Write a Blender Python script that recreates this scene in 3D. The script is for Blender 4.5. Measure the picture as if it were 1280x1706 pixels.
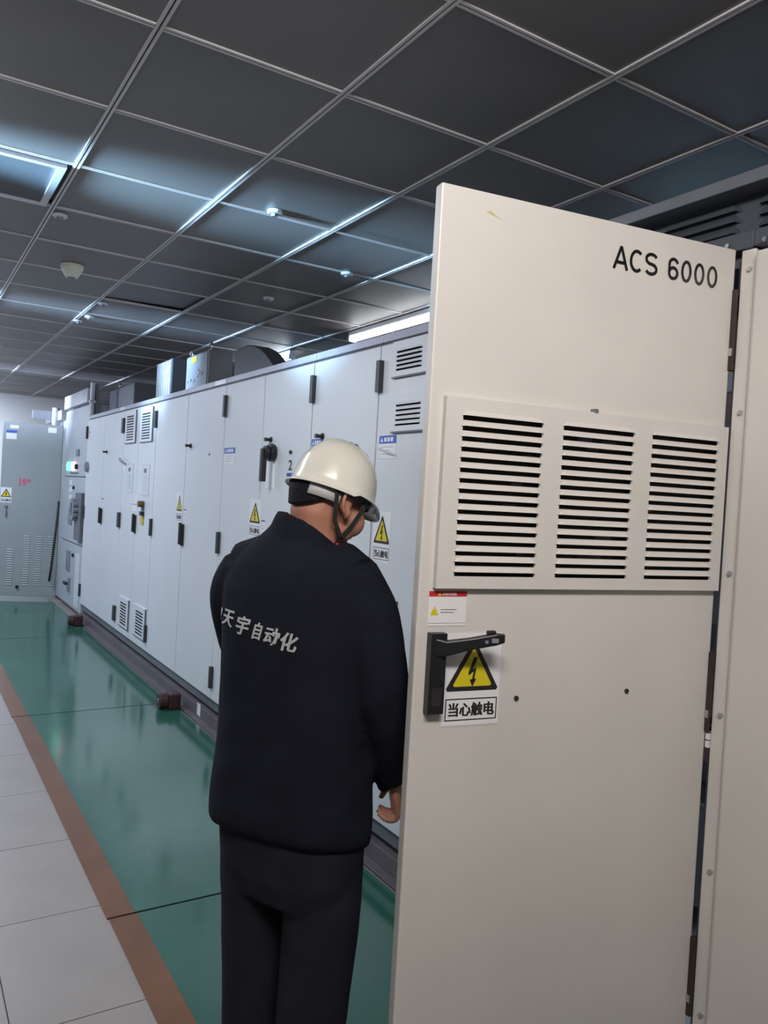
import bpy, bmesh, math, random
from mathutils import Vector, Matrix, noise
from mathutils.bvhtree import BVHTree
random.seed(7)
scene = bpy.context.scene
for o in list(bpy.data.objects):
    bpy.data.objects.remove(o)
COL = scene.collection
PI = math.pi

# ------------------------------------------------------------------ camera
CAMZ = 1.54
YAW, PITCH, ROLL, FPX = 0.5559, -0.01944, 0.05687, 1309.85
cy_, sy_ = math.cos(YAW), math.sin(YAW)
fwd = Vector((sy_*math.cos(PITCH), cy_*math.cos(PITCH), math.sin(PITCH)))
rgt = Vector((cy_, -sy_, 0)); up_ = rgt.cross(fwd)
r2 = rgt*math.cos(ROLL) + up_*math.sin(ROLL)
u2 = -rgt*math.sin(ROLL) + up_*math.cos(ROLL)
cam_d = bpy.data.cameras.new('camera'); cam = bpy.data.objects.new('camera', cam_d)
COL.objects.link(cam)
cam.matrix_world = Matrix(((r2.x, u2.x, -fwd.x, 0), (r2.y, u2.y, -fwd.y, 0), (r2.z, u2.z, -fwd.z, CAMZ), (0, 0, 0, 1)))
cam_d.sensor_fit = 'HORIZONTAL'; cam_d.sensor_width = 36; cam_d.lens = FPX/1280*36
cam_d.clip_start = 0.05
scene.camera = cam

# ------------------------------------------------------------------ world, lights, exposure
world = bpy.data.worlds.new('world'); scene.world = world; world.use_nodes = True
world.node_tree.nodes['Background'].inputs[0].default_value = (0.6, 0.68, 0.8, 1)
world.node_tree.nodes['Background'].inputs[1].default_value = 0.15
vs = scene.view_settings
vs.view_transform = 'Standard'; vs.look = 'None'; vs.gamma = 1; vs.use_curve_mapping = False
vs.exposure = 0.75

def area(name, loc, target, sx, sy, power, col, spread=180):
    l = bpy.data.lights.new(name, 'AREA'); l.shape = 'RECTANGLE'; l.size = sx; l.size_y = sy
    l.energy = power; l.color = col; l.spread = math.radians(spread)
    o = bpy.data.objects.new(name, l); COL.objects.link(o); o.location = loc
    d = Vector(target) - Vector(loc)
    o.rotation_euler = d.to_track_quat('-Z', 'Y').to_euler()
    return o
# ceiling light panels over the walkway (out of frame to the left) and behind the photographer
area('lamp_near', (0.10, -0.10, 2.78), (0.75, 1.25, 1.75), 1.2, 0.25, 34, (1.0, 0.945, 0.91))
area('lamp_rear', (-1.2, -1.6, 2.80), (-1.2, -1.6, 0), 1.2, 0.3, 4, (1.0, 0.93, 0.88))
area('lamp_walk_a', (-0.25, 3.3, 2.80), (-0.2, 3.3, 0), 0.3, 1.2, 30, (0.86, 0.92, 1.0))
area('lamp_walk_b', (-0.25, 6.5, 2.80), (-0.2, 6.5, 0), 0.3, 1.2, 44, (0.72, 0.82, 1.0))
area('lamp_walk_c', (-0.2, 9.6, 2.80), (-0.15, 9.6, 0), 0.3, 1.2, 50, (0.70, 0.80, 1.0))
area('lamp_end', (0.3, 12.9, 2.80), (0.5, 13.2, 0), 1.4, 0.4, 46, (0.74, 0.83, 1.0))
# added unseen upward fill lights that brighten the ceiling
area('fill_near_up', (0.05, 0.1, 2.35), (0.05, 0.1, 3), 1.2, 0.3, 12, (1.0, 0.90, 0.86))
area('fill_walk_a_up', (-0.5, 3.3, 2.35), (-0.5, 3.3, 3), 0.3, 1.2, 3, (0.80, 0.88, 1.0))
area('fill_walk_b_up', (-0.5, 6.5, 2.35), (-0.5, 6.5, 3), 0.3, 1.2, 7, (0.66, 0.76, 1.0))
area('fill_walk_c_up', (-0.4, 9.6, 2.35), (-0.4, 9.6, 3), 0.3, 1.2, 9, (0.66, 0.76, 1.0))
# added narrow-beam lights, source unknown, that lay bluish bands along the dark ceiling
area('fill_graze_a', (-1.2, 3.56, 2.70), (1.5, 3.56, 2.84), 0.10, 0.5, 20, (0.38, 0.70, 1.0), 24)
area('fill_graze_b', (-1.2, 6.5, 2.70), (1.5, 6.5, 2.84), 0.10, 0.9, 15, (0.45, 0.70, 1.0), 24)
area('fill_graze_c', (-1.2, 10.6, 2.70), (1.5, 10.6, 2.84), 0.10, 1.0, 12, (0.60, 0.74, 1.0), 24)

# ------------------------------------------------------------------ materials
def mat(name, col, rough=0.5, metal=0.0, spec=0.5, var=0.0, vscale=8.0, bump=0.0, bscale=60.0, emit=None, estr=0.0, coat=0.0):
    m = bpy.data.materials.new(name); m.use_nodes = True
    nt = m.node_tree; b = nt.nodes['Principled BSDF']
    b.inputs['Base Color'].default_value = (*col, 1)
    b.inputs['Roughness'].default_value = rough
    b.inputs['Metallic'].default_value = metal
    b.inputs['Specular IOR Level'].default_value = spec
    if coat: b.inputs['Coat Weight'].default_value = coat; b.inputs['Coat Roughness'].default_value = 0.08
    if emit:
        b.inputs['Emission Color'].default_value = (*emit, 1); b.inputs['Emission Strength'].default_value = estr
    tc = nt.nodes.new('ShaderNodeTexCoord')
    if var:
        n = nt.nodes.new('ShaderNodeTexNoise'); n.inputs['Scale'].default_value = vscale; n.inputs['Detail'].default_value = 4
        nt.links.new(tc.outputs['Object'], n.inputs['Vector'])
        r = nt.nodes.new('ShaderNodeValToRGB')
        r.color_ramp.elements[0].position = 0.3; r.color_ramp.elements[1].position = 0.7
        r.color_ramp.elements[0].color = (*[c*(1-var) for c in col], 1)
        r.color_ramp.elements[1].color = (*[min(1, c*(1+var)) for c in col], 1)
        nt.links.new(n.outputs['Fac'], r.inputs['Fac']); nt.links.new(r.outputs['Color'], b.inputs['Base Color'])
    if bump:
        n2 = nt.nodes.new('ShaderNodeTexNoise'); n2.inputs['Scale'].default_value = bscale; n2.inputs['Detail'].default_value = 3
        nt.links.new(tc.outputs['Object'], n2.inputs['Vector'])
        bp = nt.nodes.new('ShaderNodeBump'); bp.inputs['Strength'].default_value = bump; bp.inputs['Distance'].default_value = 0.01
        nt.links.new(n2.outputs['Fac'], bp.inputs['Height']); nt.links.new(bp.outputs['Normal'], b.inputs['Normal'])
    return m
M = {}
M['door_beige'] = mat('door_beige', (0.60, 0.575, 0.540), 0.42, var=0.04, vscale=3)
M['cab_white'] = mat('cab_white', (0.62, 0.64, 0.66), 0.40, var=0.03, vscale=2)
M['cab_body'] = mat('cab_body', (0.55, 0.57, 0.60), 0.5, var=0.03)
M['rail'] = mat('rail', (0.36, 0.36, 0.42), 0.4, 0.2, var=0.08)
M['rail_dark'] = mat('rail_dark', (0.05, 0.055, 0.075), 0.5)
M['dark_grey'] = mat('dark_grey', (0.052, 0.058, 0.07), 0.45, var=0.08)
M['mid_grey'] = mat('mid_grey', (0.16, 0.17, 0.19), 0.45, 0.3, var=0.08)
M['zinc'] = mat('zinc', (0.27, 0.29, 0.33), 0.5, 0.2, var=0.1)
M['black'] = mat('black', (0.012, 0.012, 0.014), 0.38, var=0.1)
M['inside'] = mat('inside', (0.012, 0.011, 0.012), 0.8, var=0.3, vscale=20)
M['hinge'] = mat('hinge', (0.03, 0.032, 0.038), 0.45, var=0.1)
M['hinge_brown'] = mat('hinge_brown', (0.055, 0.042, 0.038), 0.4, 0.5, var=0.15)
M['steel'] = mat('steel', (0.6, 0.6, 0.6), 0.25, 1.0)
M['ceil_tile'] = mat('ceil_tile', (0.180, 0.166, 0.163), 0.50, spec=0.45, var=0.05, vscale=3, bump=0.03, bscale=200)
M['tbar'] = mat('tbar', (0.62, 0.61, 0.62), 0.65, 0.0, var=0.05)
M['tbar_groove'] = mat('tbar_groove', (0.05, 0.05, 0.055), 0.6)
M['floor_tile'] = mat('floor_tile', (0.275, 0.248, 0.230), 0.40, var=0.05, vscale=5)
M['grout'] = mat('grout', (0.16, 0.15, 0.14), 0.9)
M['mat_green'] = mat('mat_green', (0.022, 0.098, 0.068), 0.13, spec=0.6, var=0.15, vscale=2.5, bump=0.05, bscale=7)
M['mat_brown'] = mat('mat_brown', (0.150, 0.068, 0.034), 0.3, var=0.2, vscale=4)
M['wall'] = mat('wall', (0.78, 0.80, 0.82), 0.7, var=0.02)
M['baseboard'] = mat('baseboard', (0.10, 0.10, 0.11), 0.5, var=0.1)
M['sg_grey'] = mat('sg_grey', (0.27, 0.30, 0.305), 0.42, var=0.04, vscale=2)
M['sg_pale'] = mat('sg_pale', (0.42, 0.46, 0.49), 0.42, var=0.04, vscale=2)
M['paper'] = mat('paper', (0.72, 0.72, 0.72), 0.45, var=0.03)
M['clear_film'] = mat('clear_film', (0.60, 0.57, 0.57), 0.3, var=0.03)
M['sign_yellow'] = mat('sign_yellow', (0.62, 0.52, 0.015), 0.45, var=0.03)
M['sign_blue'] = mat('sign_blue', (0.035, 0.09, 0.42), 0.4, var=0.05)
M['sign_red'] = mat('sign_red', (0.50, 0.02, 0.03), 0.4, var=0.05)
M['num_red'] = mat('num_red', (0.55, 0.07, 0.14), 0.5, var=0.1)
M['ink'] = mat('ink', (0.015, 0.014, 0.016), 0.5, var=0.1)
M['letter'] = mat('letter', (0.010, 0.010, 0.010), 0.18, spec=0.6, var=0.1)
M['cloth'] = mat('cloth', (0.0092, 0.0108, 0.0170), 0.92, spec=0.12, var=0.12, vscale=14, bump=0.12, bscale=350)
M['trousers'] = mat('trousers', (0.0160, 0.0155, 0.0225), 0.92, spec=0.12, var=0.12, vscale=14, bump=0.12, bscale=350)
M['print'] = mat('print', (0.42, 0.43, 0.42), 0.5, var=0.1, vscale=40)
M['skin'] = mat('skin', (0.40, 0.19, 0.125), 0.5, spec=0.35, var=0.10, vscale=22, bump=0.03, bscale=300)
M['skin'].node_tree.nodes['Principled BSDF'].inputs['Subsurface Weight'].default_value = 0.12
M['skin'].node_tree.nodes['Principled BSDF'].inputs['Subsurface Radius'].default_value = (0.01, 0.004, 0.002)
M['hair'] = mat('hair', (0.006, 0.0065, 0.010), 0.75, spec=0.2, var=0.2, vscale=60, bump=0.5, bscale=220)
M['helmet'] = mat('helmet', (0.66, 0.645, 0.57), 0.20, spec=0.5, var=0.05, vscale=9, coat=0.5)
M['helmet_in'] = mat('helmet_in', (0.05, 0.055, 0.07), 0.6, var=0.1)
M['strap'] = mat('strap', (0.022, 0.022, 0.026), 0.7, var=0.15, vscale=60)
M['band'] = mat('band', (0.40, 0.40, 0.40), 0.5, var=0.05)
M['red_shirt'] = mat('red_shirt', (0.45, 0.03, 0.02), 0.8, var=0.1)
M['oxide_red'] = mat('oxide_red', (0.045, 0.013, 0.015), 0.55, var=0.25, vscale=30)
M['base_grey'] = mat('base_grey', (0.115, 0.10, 0.11), 0.5, var=0.15, vscale=6)
M['tube_on'] = mat('tube_on', (0.9, 0.9, 0.9), 0.5, emit=(0.95, 0.98, 1.0), estr=9)
M['fixture'] = mat('fixture', (0.55, 0.58, 0.64), 0.35, var=0.03)
M['det_cream'] = mat('det_cream', (0.66, 0.67, 0.58), 0.45, var=0.03)
M['led_green'] = mat('led_green', (0.05, 0.6, 0.35), 0.3, emit=(0.1, 1.0, 0.55), estr=2.2)
M['led_red'] = mat('led_red', (0.7, 0.3, 0.3), 0.3, emit=(1.0, 0.55, 0.55), estr=2.2)
M['glass_grey'] = mat('glass_grey', (0.20, 0.22, 0.24), 0.12, var=0.05)
M['brass'] = mat('brass', (0.16, 0.11, 0.035), 0.35, 0.6, var=0.3, vscale=60)
M['tag_yellow'] = mat('tag_yellow', (0.55, 0.44, 0.06), 0.5, var=0.15, vscale=30)
M['wood_scuff'] = mat('wood_scuff', (0.50, 0.46, 0.20), 0.6, var=0.15, vscale=50)
M['rubber_cable'] = mat('rubber_cable', (0.02, 0.02, 0.022), 0.6, var=0.1)
M['eye_white'] = mat('eye_white', (0.7, 0.68, 0.65), 0.2, var=0.02)
M['pcb'] = mat('pcb', (0.10, 0.04, 0.06), 0.5, var=0.4, vscale=25)

# ------------------------------------------------------------------ helpers
class MB:
    """collects polygons, builds ONE mesh object"""
    def __init__(self): self.v = []; self.f = []; self.mi = []; self.mats = []
    def m(self, key):
        if key not in self.mats: self.mats.append(key)
        return self.mats.index(key)
    def poly(self, pts, key):
        b = len(self.v); self.v += [Vector(p) for p in pts]
        self.f.append(list(range(b, b+len(pts)))); self.mi.append(self.m(key))
    def box(self, a, b, key):
        x0, y0, z0 = a; x1, y1, z1 = b; k = len(self.v)
        for z in (z0, z1):
            for (x, y) in ((x0, y0), (x1, y0), (x1, y1), (x0, y1)): self.v.append(Vector((x, y, z)))
        for q in ((0,3,2,1), (4,5,6,7), (0,1,5,4), (1,2,6,5), (2,3,7,6), (3,0,4,7)):
            self.f.append([k+i for i in q]); self.mi.append(self.m(key))
    def fbox(self, fr, s0, s1, t0, t1, o0, o1, key):
        """box in a viewer frame fr(s,t,o)"""
        k = len(self.v)
        for o in (o0, o1):
            for (s, t) in ((s0, t0), (s1, t0), (s1, t1), (s0, t1)): self.v.append(Vector(fr(s, t, o)))
        for q in ((0,3,2,1), (4,5,6,7), (0,1,5,4), (1,2,6,5), (2,3,7,6), (3,0,4,7)):
            self.f.append([k+i for i in q]); self.mi.append(self.m(key))
    def rings(self, rr, key, cap=True, closed=True):
        n = len(rr[0]); k = len(self.v)
        for r in rr: self.v += [Vector(p) for p in r]
        for i in range(len(rr)-1):
            for j in range(n if closed else n-1):
                j2 = (j+1) % n
                self.f.append([k+i*n+j, k+i*n+j2, k+(i+1)*n+j2, k+(i+1)*n+j]); self.mi.append(self.m(key))
        if cap:
            self.f.append([k+j for j in range(n)][::-1]); self.mi.append(self.m(key))
            self.f.append([k+(len(rr)-1)*n+j for j in range(n)]); self.mi.append(self.m(key))
    def tube(self, pts, rad, key, n=8, cap=True):
        pts = [Vector(p) for p in pts]
        if not isinstance(rad, (list, tuple)): rad = [rad]*len(pts)
        rr = []; prev = None
        for i, p in enumerate(pts):
            d = (pts[min(i+1, len(pts)-1)] - pts[max(i-1, 0)]).normalized()
            if prev is None:
                a = d.orthogonal().normalized()
            else:
                a = (prev - d*prev.dot(d)).normalized()
            prev = a; b = d.cross(a)
            rr.append([p + (a*math.cos(2*PI*j/n) + b*math.sin(2*PI*j/n))*rad[i] for j in range(n)])
        self.rings(rr, key, cap)
    def disc(self, fr, s, t, o0, o1, rad, key, n=14, rs=None):
        rr = []
        for o, r in ((o0, rad), (o1, rs if rs is not None else rad)):
            rr.append([fr(s+r*math.cos(2*PI*j/n), t+r*math.sin(2*PI*j/n), o) for j in range(n)])
        self.rings(rr, key)
    def ball(self, c, rad, key, nu=16, nv=10, mtx=None):
        rr = []
        for i in range(nv+1):
            th = PI*i/nv; th = min(max(th, 0.02), PI-0.02)
            ring = []
            for j in range(nu):
                p = Vector((rad[0]*math.sin(th)*math.cos(2*PI*j/nu), rad[1]*math.sin(th)*math.sin(2*PI*j/nu), rad[2]*math.cos(th)))
                ring.append(Vector(c)+p if mtx is None else mtx @ (Vector(c)+p))
            rr.append(ring)
        self.rings(rr, key)
    def mesh(self, name, off=(0,0,0), smooth=False):
        off = Vector(off)
        me = bpy.data.meshes.new(name); me.from_pydata([tuple(v-off) for v in self.v], [], self.f)
        for k in self.mats: me.materials.append(M[k])
        for p, i in zip(me.polygons, self.mi): p.material_index = i; p.use_smooth = smooth
        bm = bmesh.new(); bm.from_mesh(me); bmesh.ops.recalc_face_normals(bm, faces=bm.faces); bm.to_mesh(me); bm.free()
        me.update(); return me
    def build(self, name, parent=None, off=(0,0,0), loc=None, smooth=False, bevel=0):
        o = bpy.data.objects.new(name, self.mesh(name, off, smooth)); COL.objects.link(o)
        if parent: o.parent = parent
        if loc is not None: o.location = loc
        if bevel:
            b = o.modifiers.new('bevel', 'BEVEL'); b.width = bevel; b.segments = 2; b.limit_method = 'ANGLE'
        return o
def place(me, name, parent, loc, rot=None):
    o = bpy.data.objects.new(name, me); COL.objects.link(o); o.parent = parent; o.location = loc
    if rot: o.rotation_euler = rot
    return o
def tag(o, label, cat, group=None):
    o['label'] = label; o['category'] = cat
    if group: o['group'] = group
    return o
def empty(name, loc, label=None, cat=None, group=None, rz=0):
    o = bpy.data.objects.new(name, None); COL.objects.link(o); o.location = loc; o.rotation_euler.z = rz
    o.empty_display_size = 0.1
    if label: tag(o, label, cat, group)
    return o
def struct(o): o['kind'] = 'structure'; return o

_tc = {}
def text_geo(body, bold=0.0):
    """flat glyph outlines of a string, normalised to its bounding box"""
    k = (body, bold)
    if k in _tc: return _tc[k]
    cu = bpy.data.curves.new('txt', 'FONT'); cu.body = body; cu.size = 1.0; cu.offset = bold; cu.resolution_u = 4
    o = bpy.data.objects.new('txt', cu); COL.objects.link(o)
    dg = bpy.context.evaluated_depsgraph_get(); dg.update()
    me = bpy.data.meshes.new_from_object(o.evaluated_get(dg))
    vs_ = [(v.co.x, v.co.y) for v in me.vertices]; fs = [list(p.vertices) for p in me.polygons]
    bpy.data.objects.remove(o); bpy.data.curves.remove(cu); bpy.data.meshes.remove(me)
    x0 = min(v[0] for v in vs_); x1 = max(v[0] for v in vs_); y0 = min(v[1] for v in vs_); y1 = max(v[1] for v in vs_)
    vs_ = [((a-x0)/(x1-x0), (b-y0)/(y1-y0)) for a, b in vs_]
    _tc[k] = (vs_, fs); return _tc[k]
def add_text(mb, fr, body, s0, s1, t0, t1, o, key, bold=0.0):
    vs_, fs = text_geo(body, bold); k = len(mb.v)
    mb.v += [Vector(fr(s0+a*(s1-s0), t0+b*(t1-t0), o)) for a, b in vs_]
    for f in fs: mb.f.append([k+i for i in f]); mb.mi.append(mb.m(key))

# ------------------------------------------------------------------ room shell
CEIL = CAMZ + 1.296; YB = 13.9
GX, GY, T = -0.0132, 1.7049, 0.6
mb = MB(); mb.box((-5.1, -5.1, -0.10), (4.9, YB+0.1, -0.012), 'grout')
floor = struct(mb.build('floor'))
mb = MB(); tw = 0.6-0.004; mb.box((0, 0, -0.010), (tw, tw, 0.0), 'floor_tile'); ft = mb.mesh('tile')
FX0, FY0 = 0.328-0.6*5, 2.905-0.6*9
nfl = 0
for i in range(0, 7):
    for j in range(0, 27):
        x = FX0+0.6*i; y = FY0+0.6*j
        if y+0.6 > YB: continue
        o = place(ft, 'tile', floor, (x, y, random.uniform(-0.0006, 0.0)))
mb = MB(); mb.box((FX0+4.2, FY0, -0.010), (4.8, YB-0.02, -0.004), 'floor_tile'); mb.build('slab', floor)
mb = MB(); mb.box((-5.0, -5.0, -0.010), (FX0-0.004, YB-0.02, 0.0), 'floor_tile'); mb.build('slab', floor)
mb = MB(); mb.box((FX0, -5.0, -0.010), (4.79, FY0-0.004, 0.0), 'floor_tile'); mb.build('slab', floor)

mb = MB(); mb.box((-5.1, -5.1, CEIL+0.03), (4.9, YB+0.1, CEIL+0.13), 'ceil_tile'); ceiling = struct(mb.build('ceiling'))
mb = MB(); mb.box((-5.0, -5.0, CEIL+0.004), (GX-0.001, YB, CEIL+0.03), 'ceil_tile'); mb.build('panel_field', ceiling)
mb = MB(); mb.box((GX, -5.0, CEIL+0.004), (4.78, GY-T-0.001, CEIL+0.03), 'ceil_tile'); mb.build('panel_field', ceiling)
mb = MB(); mb.box((0.006, 0.006, 0.006), (T-0.006, T-0.006, 0.022), 'ceil_tile'); ct = mb.mesh('ceiling_tile')
for i in range(0, 8):
    for j in range(-1, 20):
        if i == 0 and j == 3: continue            # the air grille sits here
        z = CEIL + random.uniform(0, 0.0015)
        o = place(ct, 'ceiling_tile', ceiling, (GX+T*i, GY+T*j, z))
        if i == 2 and j == 6:                      # one tile lies crooked in its frame
            o.rotation_euler = (0.0, -0.02, 0); o.location.z += 0.012
def tbar_mesh(length, axis):
    mb = MB(); w = 0.012; g = 0.0032
    def bx(a0, a1, z0, z1, key):
        if axis == 'y': mb.box((a0, 0, z0), (a1, length, z1), key)
        else: mb.box((0, a0, z0), (length, a1, z1), key)
    bx(-w, -g, 0, 0.010, 'tbar'); bx(g, w, 0, 0.010, 'tbar'); bx(-g, g, 0.006, 0.010, 'tbar_groove')
    return mb.mesh('grid')
mr = tbar_mesh(YB-0.5, 'y'); ctm = tbar_mesh(T-0.026, 'x')
for i in range(0, 9):
    place(mr, 'main_runner', ceiling, (GX+T*i, 0.5, CEIL+0.001))
for i in range(0, 8):
    for j in range(-1, 21):
        place(ctm, 'cross_tee', ceiling, (GX+T*i+0.013, GY+T*j, CEIL+0.002))

mb = MB(); mb.box((-5.1, YB, -0.05), (4.9, YB+0.1, CEIL+0.03), 'wall'); struct(mb.build('wall_back'))
mb = MB(); mb.box((-5.1, -5.1, -0.05), (-5.0, YB, CEIL+0.03), 'wall'); struct(mb.build('wall_left'))
mb = MB(); mb.box((4.79, -5.1, -0.05), (4.89, YB, CEIL+0.03), 'wall'); struct(mb.build('wall_right'))
mb = MB(); mb.box((-5.0, -5.1, -0.05), (4.79, -5.0, CEIL+0.03), 'wall'); struct(mb.build('wall_front'))
mb = MB(); mb.box((-5.0, YB-0.015, 0.001), (4.79, YB, 0.14), 'baseboard'); struct(mb.build('baseboard_back'))

# ------------------------------------------------------------------ green rubber mats with a brown edge
seams = [-1.2, 0.15, 2.785, 5.43, 8.08, 11.05]
words = ['nearest green rubber floor mat with orange-brown edge, under the open door', 'green rubber floor mat with orange-brown edge under the standing man',
         'glossy green rubber floor mat second from the camera, brown edge, in front of double-door cabinets',
         'green rubber floor mat with brown edge before the louvred double cabinet', 'farthest green rubber floor mat in front of the grey door with red number']
for k in range(5):
    if k == 0: continue
    y0, y1 = seams[k]+0.006, seams[k+1]-0.006
    xo = (0, 0.006, 0.0, -0.006, 0.004)[k]
    root = empty('rubber_mat', (1.2, (y0+y1)/2, 0), words[k], 'floor mat', 'green rubber mats along the cabinets')
    mb = MB(); mb.box((0.782+xo, y0, 0.0005), (1.70, y1, 0.007), 'mat_green'); mb.build('green_sheet', root, root.location)
    mb = MB(); mb.box((0.685+xo, y0, 0.0005), (0.7818+xo, y1, 0.0070), 'mat_brown'); mb.build('brown_edge', root, root.location)
    mb = MB(); mb.box((0.69+xo, y1-0.001, 0.0004), (1.70, y1+0.011, 0.0035), 'black'); mb.build('seam_strip', root, root.location)

# ------------------------------------------------------------------ louvres
def louver_mesh(w, h, d, key):
    """pressed hood: closed top, open underneath, slanted ends. local s along +x, out -> +y, z up; opening at z=0"""
    mb = MB(); e = min(0.016, w*0.12)
    a = [(0, 0.0005, 0), (e*0.35, d, 0), (w-e*0.35, d, 0), (w, 0.0005, 0)]
    b = [(e*0.45, 0.0005, h*0.55), (e*0.7, d*0.75, h*0.5), (w-e*0.7, d*0.75, h*0.5), (w-e*0.45, 0.0005, h*0.55)]
    c = [(e, 0.0004, h), (e*1.1, 0.0008, h), (w-e*1.1, 0.0008, h), (w-e, 0.0004, h)]
    mb.rings([a, b, c], key, cap=False, closed=False)
    return mb.mesh('louver', smooth=False)
def holed_panel(mb, fr, s0, s1, t0, t1, o, thick, cols, rows, key):
    """sheet with real slots. cols [(sa,sb)], rows [(ta,tb)]"""
    S = sorted({s0, s1, *[v for c in cols for v in c]}); Tt = sorted({t0, t1, *[v for c in rows for v in c]})
    for a, b in zip(S, S[1:]):
        for c, d in zip(Tt, Tt[1:]):
            sm, tm = (a+b)/2, (c+d)/2
            if any(x[0] < sm < x[1] for x in cols) and any(x[0] < tm < x[1] for x in rows): continue
            mb.poly([fr(a, c, o), fr(b, c, o), fr(b, d, o), fr(a, d, o)], key)
    for (a, c, b, d) in ((s0, t0, s1, t0), (s1, t0, s1, t1), (s1, t1, s0, t1), (s0, t1, s0, t0)):
        mb.poly([fr(a, c, o-thick), fr(b, d, o-thick), fr(b, d, o), fr(a, c, o)], key)

def warning_sign(mb, fr, w, h, o=0.0008, film=0.0):
    """white plate, black bordered yellow triangle with a bolt, boxed caption; origin at its lower left"""
    if film: mb.fbox(fr, -film, w+film, -film*0.6, h+film*0.6, 0.0002, o*0.6, 'clear_film')
    mb.fbox(fr, 0, w, 0, h, 0.0002, o, 'paper')
    cx = w*0.505; tb = h*0.37; tt = h*0.94; hw = w*0.485
    def tri(k, oo, key):
        g = (tb+tt*0.5)/1.5; P = [(cx-hw, tb), (cx+hw, tb), (cx, tt)]
        pts = []
        cxx = sum(p[0] for p in P)/3; cyy = sum(p[1] for p in P)/3
        for i in range(3):
            p = P[i]; q0 = P[i-1]; q1 = P[(i+1) % 3]
            for q in (q0, q1): pts.append((p[0]+(q[0]-p[0])*0.05, p[1]+(q[1]-p[1])*0.05))
        mb.poly([fr(cxx+(a-cxx)*k, cyy+(b-cyy)*k, oo) for a, b in pts], key)
    tri(1.0, o+0.0004, 'ink'); tri(0.74, o+0.0008, 'sign_yellow')
    z = lambda a, b: fr(cx+a*w, tb+b*h, o+0.0012)
    mb.poly([z(0.00, 0.365), z(-0.085, 0.19), z(-0.02, 0.20), z(0.075, 0.365)], 'ink')
    mb.poly([z(-0.085, 0.19), z(-0.07, 0.17), z(0.055, 0.235), z(0.06, 0.265)], 'ink')
    mb.poly([z(0.06, 0.265), z(0.015, 0.235), z(-0.015, 0.11), z(0.025, 0.11)], 'ink')
    mb.poly([z(-0.055, 0.125), z(0.0, 0.045), z(0.065, 0.13)], 'ink')
    b0, b1 = h*0.05, h*0.29; s0, s1 = w*0.05, w*0.97; e = h*0.012
    for (a, b, c, d) in ((s0, s1, b0, b0+e), (s0, s1, b1-e, b1), (s0, s0+e, b0, b1), (s1-e, s1, b0, b1)):
        mb.fbox(fr, a, b, c, d, o, o+0.0004, 'ink')
    for k, ds in enumerate((-0.006, 0.0, 0.006)):
        add_text(mb, fr, '当心触电', s0+w*(0.06+ds), s1-w*(0.05-ds), b0+h*0.045, b1-h*0.045, o+0.0006+0.0001*k, 'ink', 0.015)

def card(mb, fr, w, h, curled=False):
    """inspection card with a blue header"""
    mb.fbox(fr, 0, w, 0, h, 0.0002, 0.0015, 'paper')
    mb.fbox(fr, 0, w, h*0.66, h, 0.0015, 0.0021, 'sign_blue')
    for k in range(3): mb.fbox(fr, w*(0.30+0.19*k), w*(0.44+0.19*k), h*0.74, h*0.92, 0.0021, 0.0024, 'paper')
    mb.poly([fr(w*0.08, h*0.73, 0.0023), fr(w*0.24, h*0.73, 0.0023), fr(w*0.16, h*0.93, 0.0023)], 'paper')
    for k in range(3): mb.fbox(fr, w*0.1, w*(0.8-0.12*k), h*(0.5-0.15*k), h*(0.515-0.15*k), 0.0015, 0.0018, 'mid_grey')
    if curled:
        P = [(0.0, 0.40, 0.002), (0.25, 0.36, 0.010), (0.6, 0.24, 0.016), (1.0, 0.14, 0.010)]
        for (a, b) in zip(P, P[1:]):
            mb.poly([fr(w*a[0], h*a[1], a[2]), fr(w*b[0], h*b[1], b[2]), fr(w*b[0], h*(b[1]+0.10), b[2]+0.006), fr(w*a[0], h*(a[1]+0.10), a[2]+0.004)], 'paper')

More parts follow.
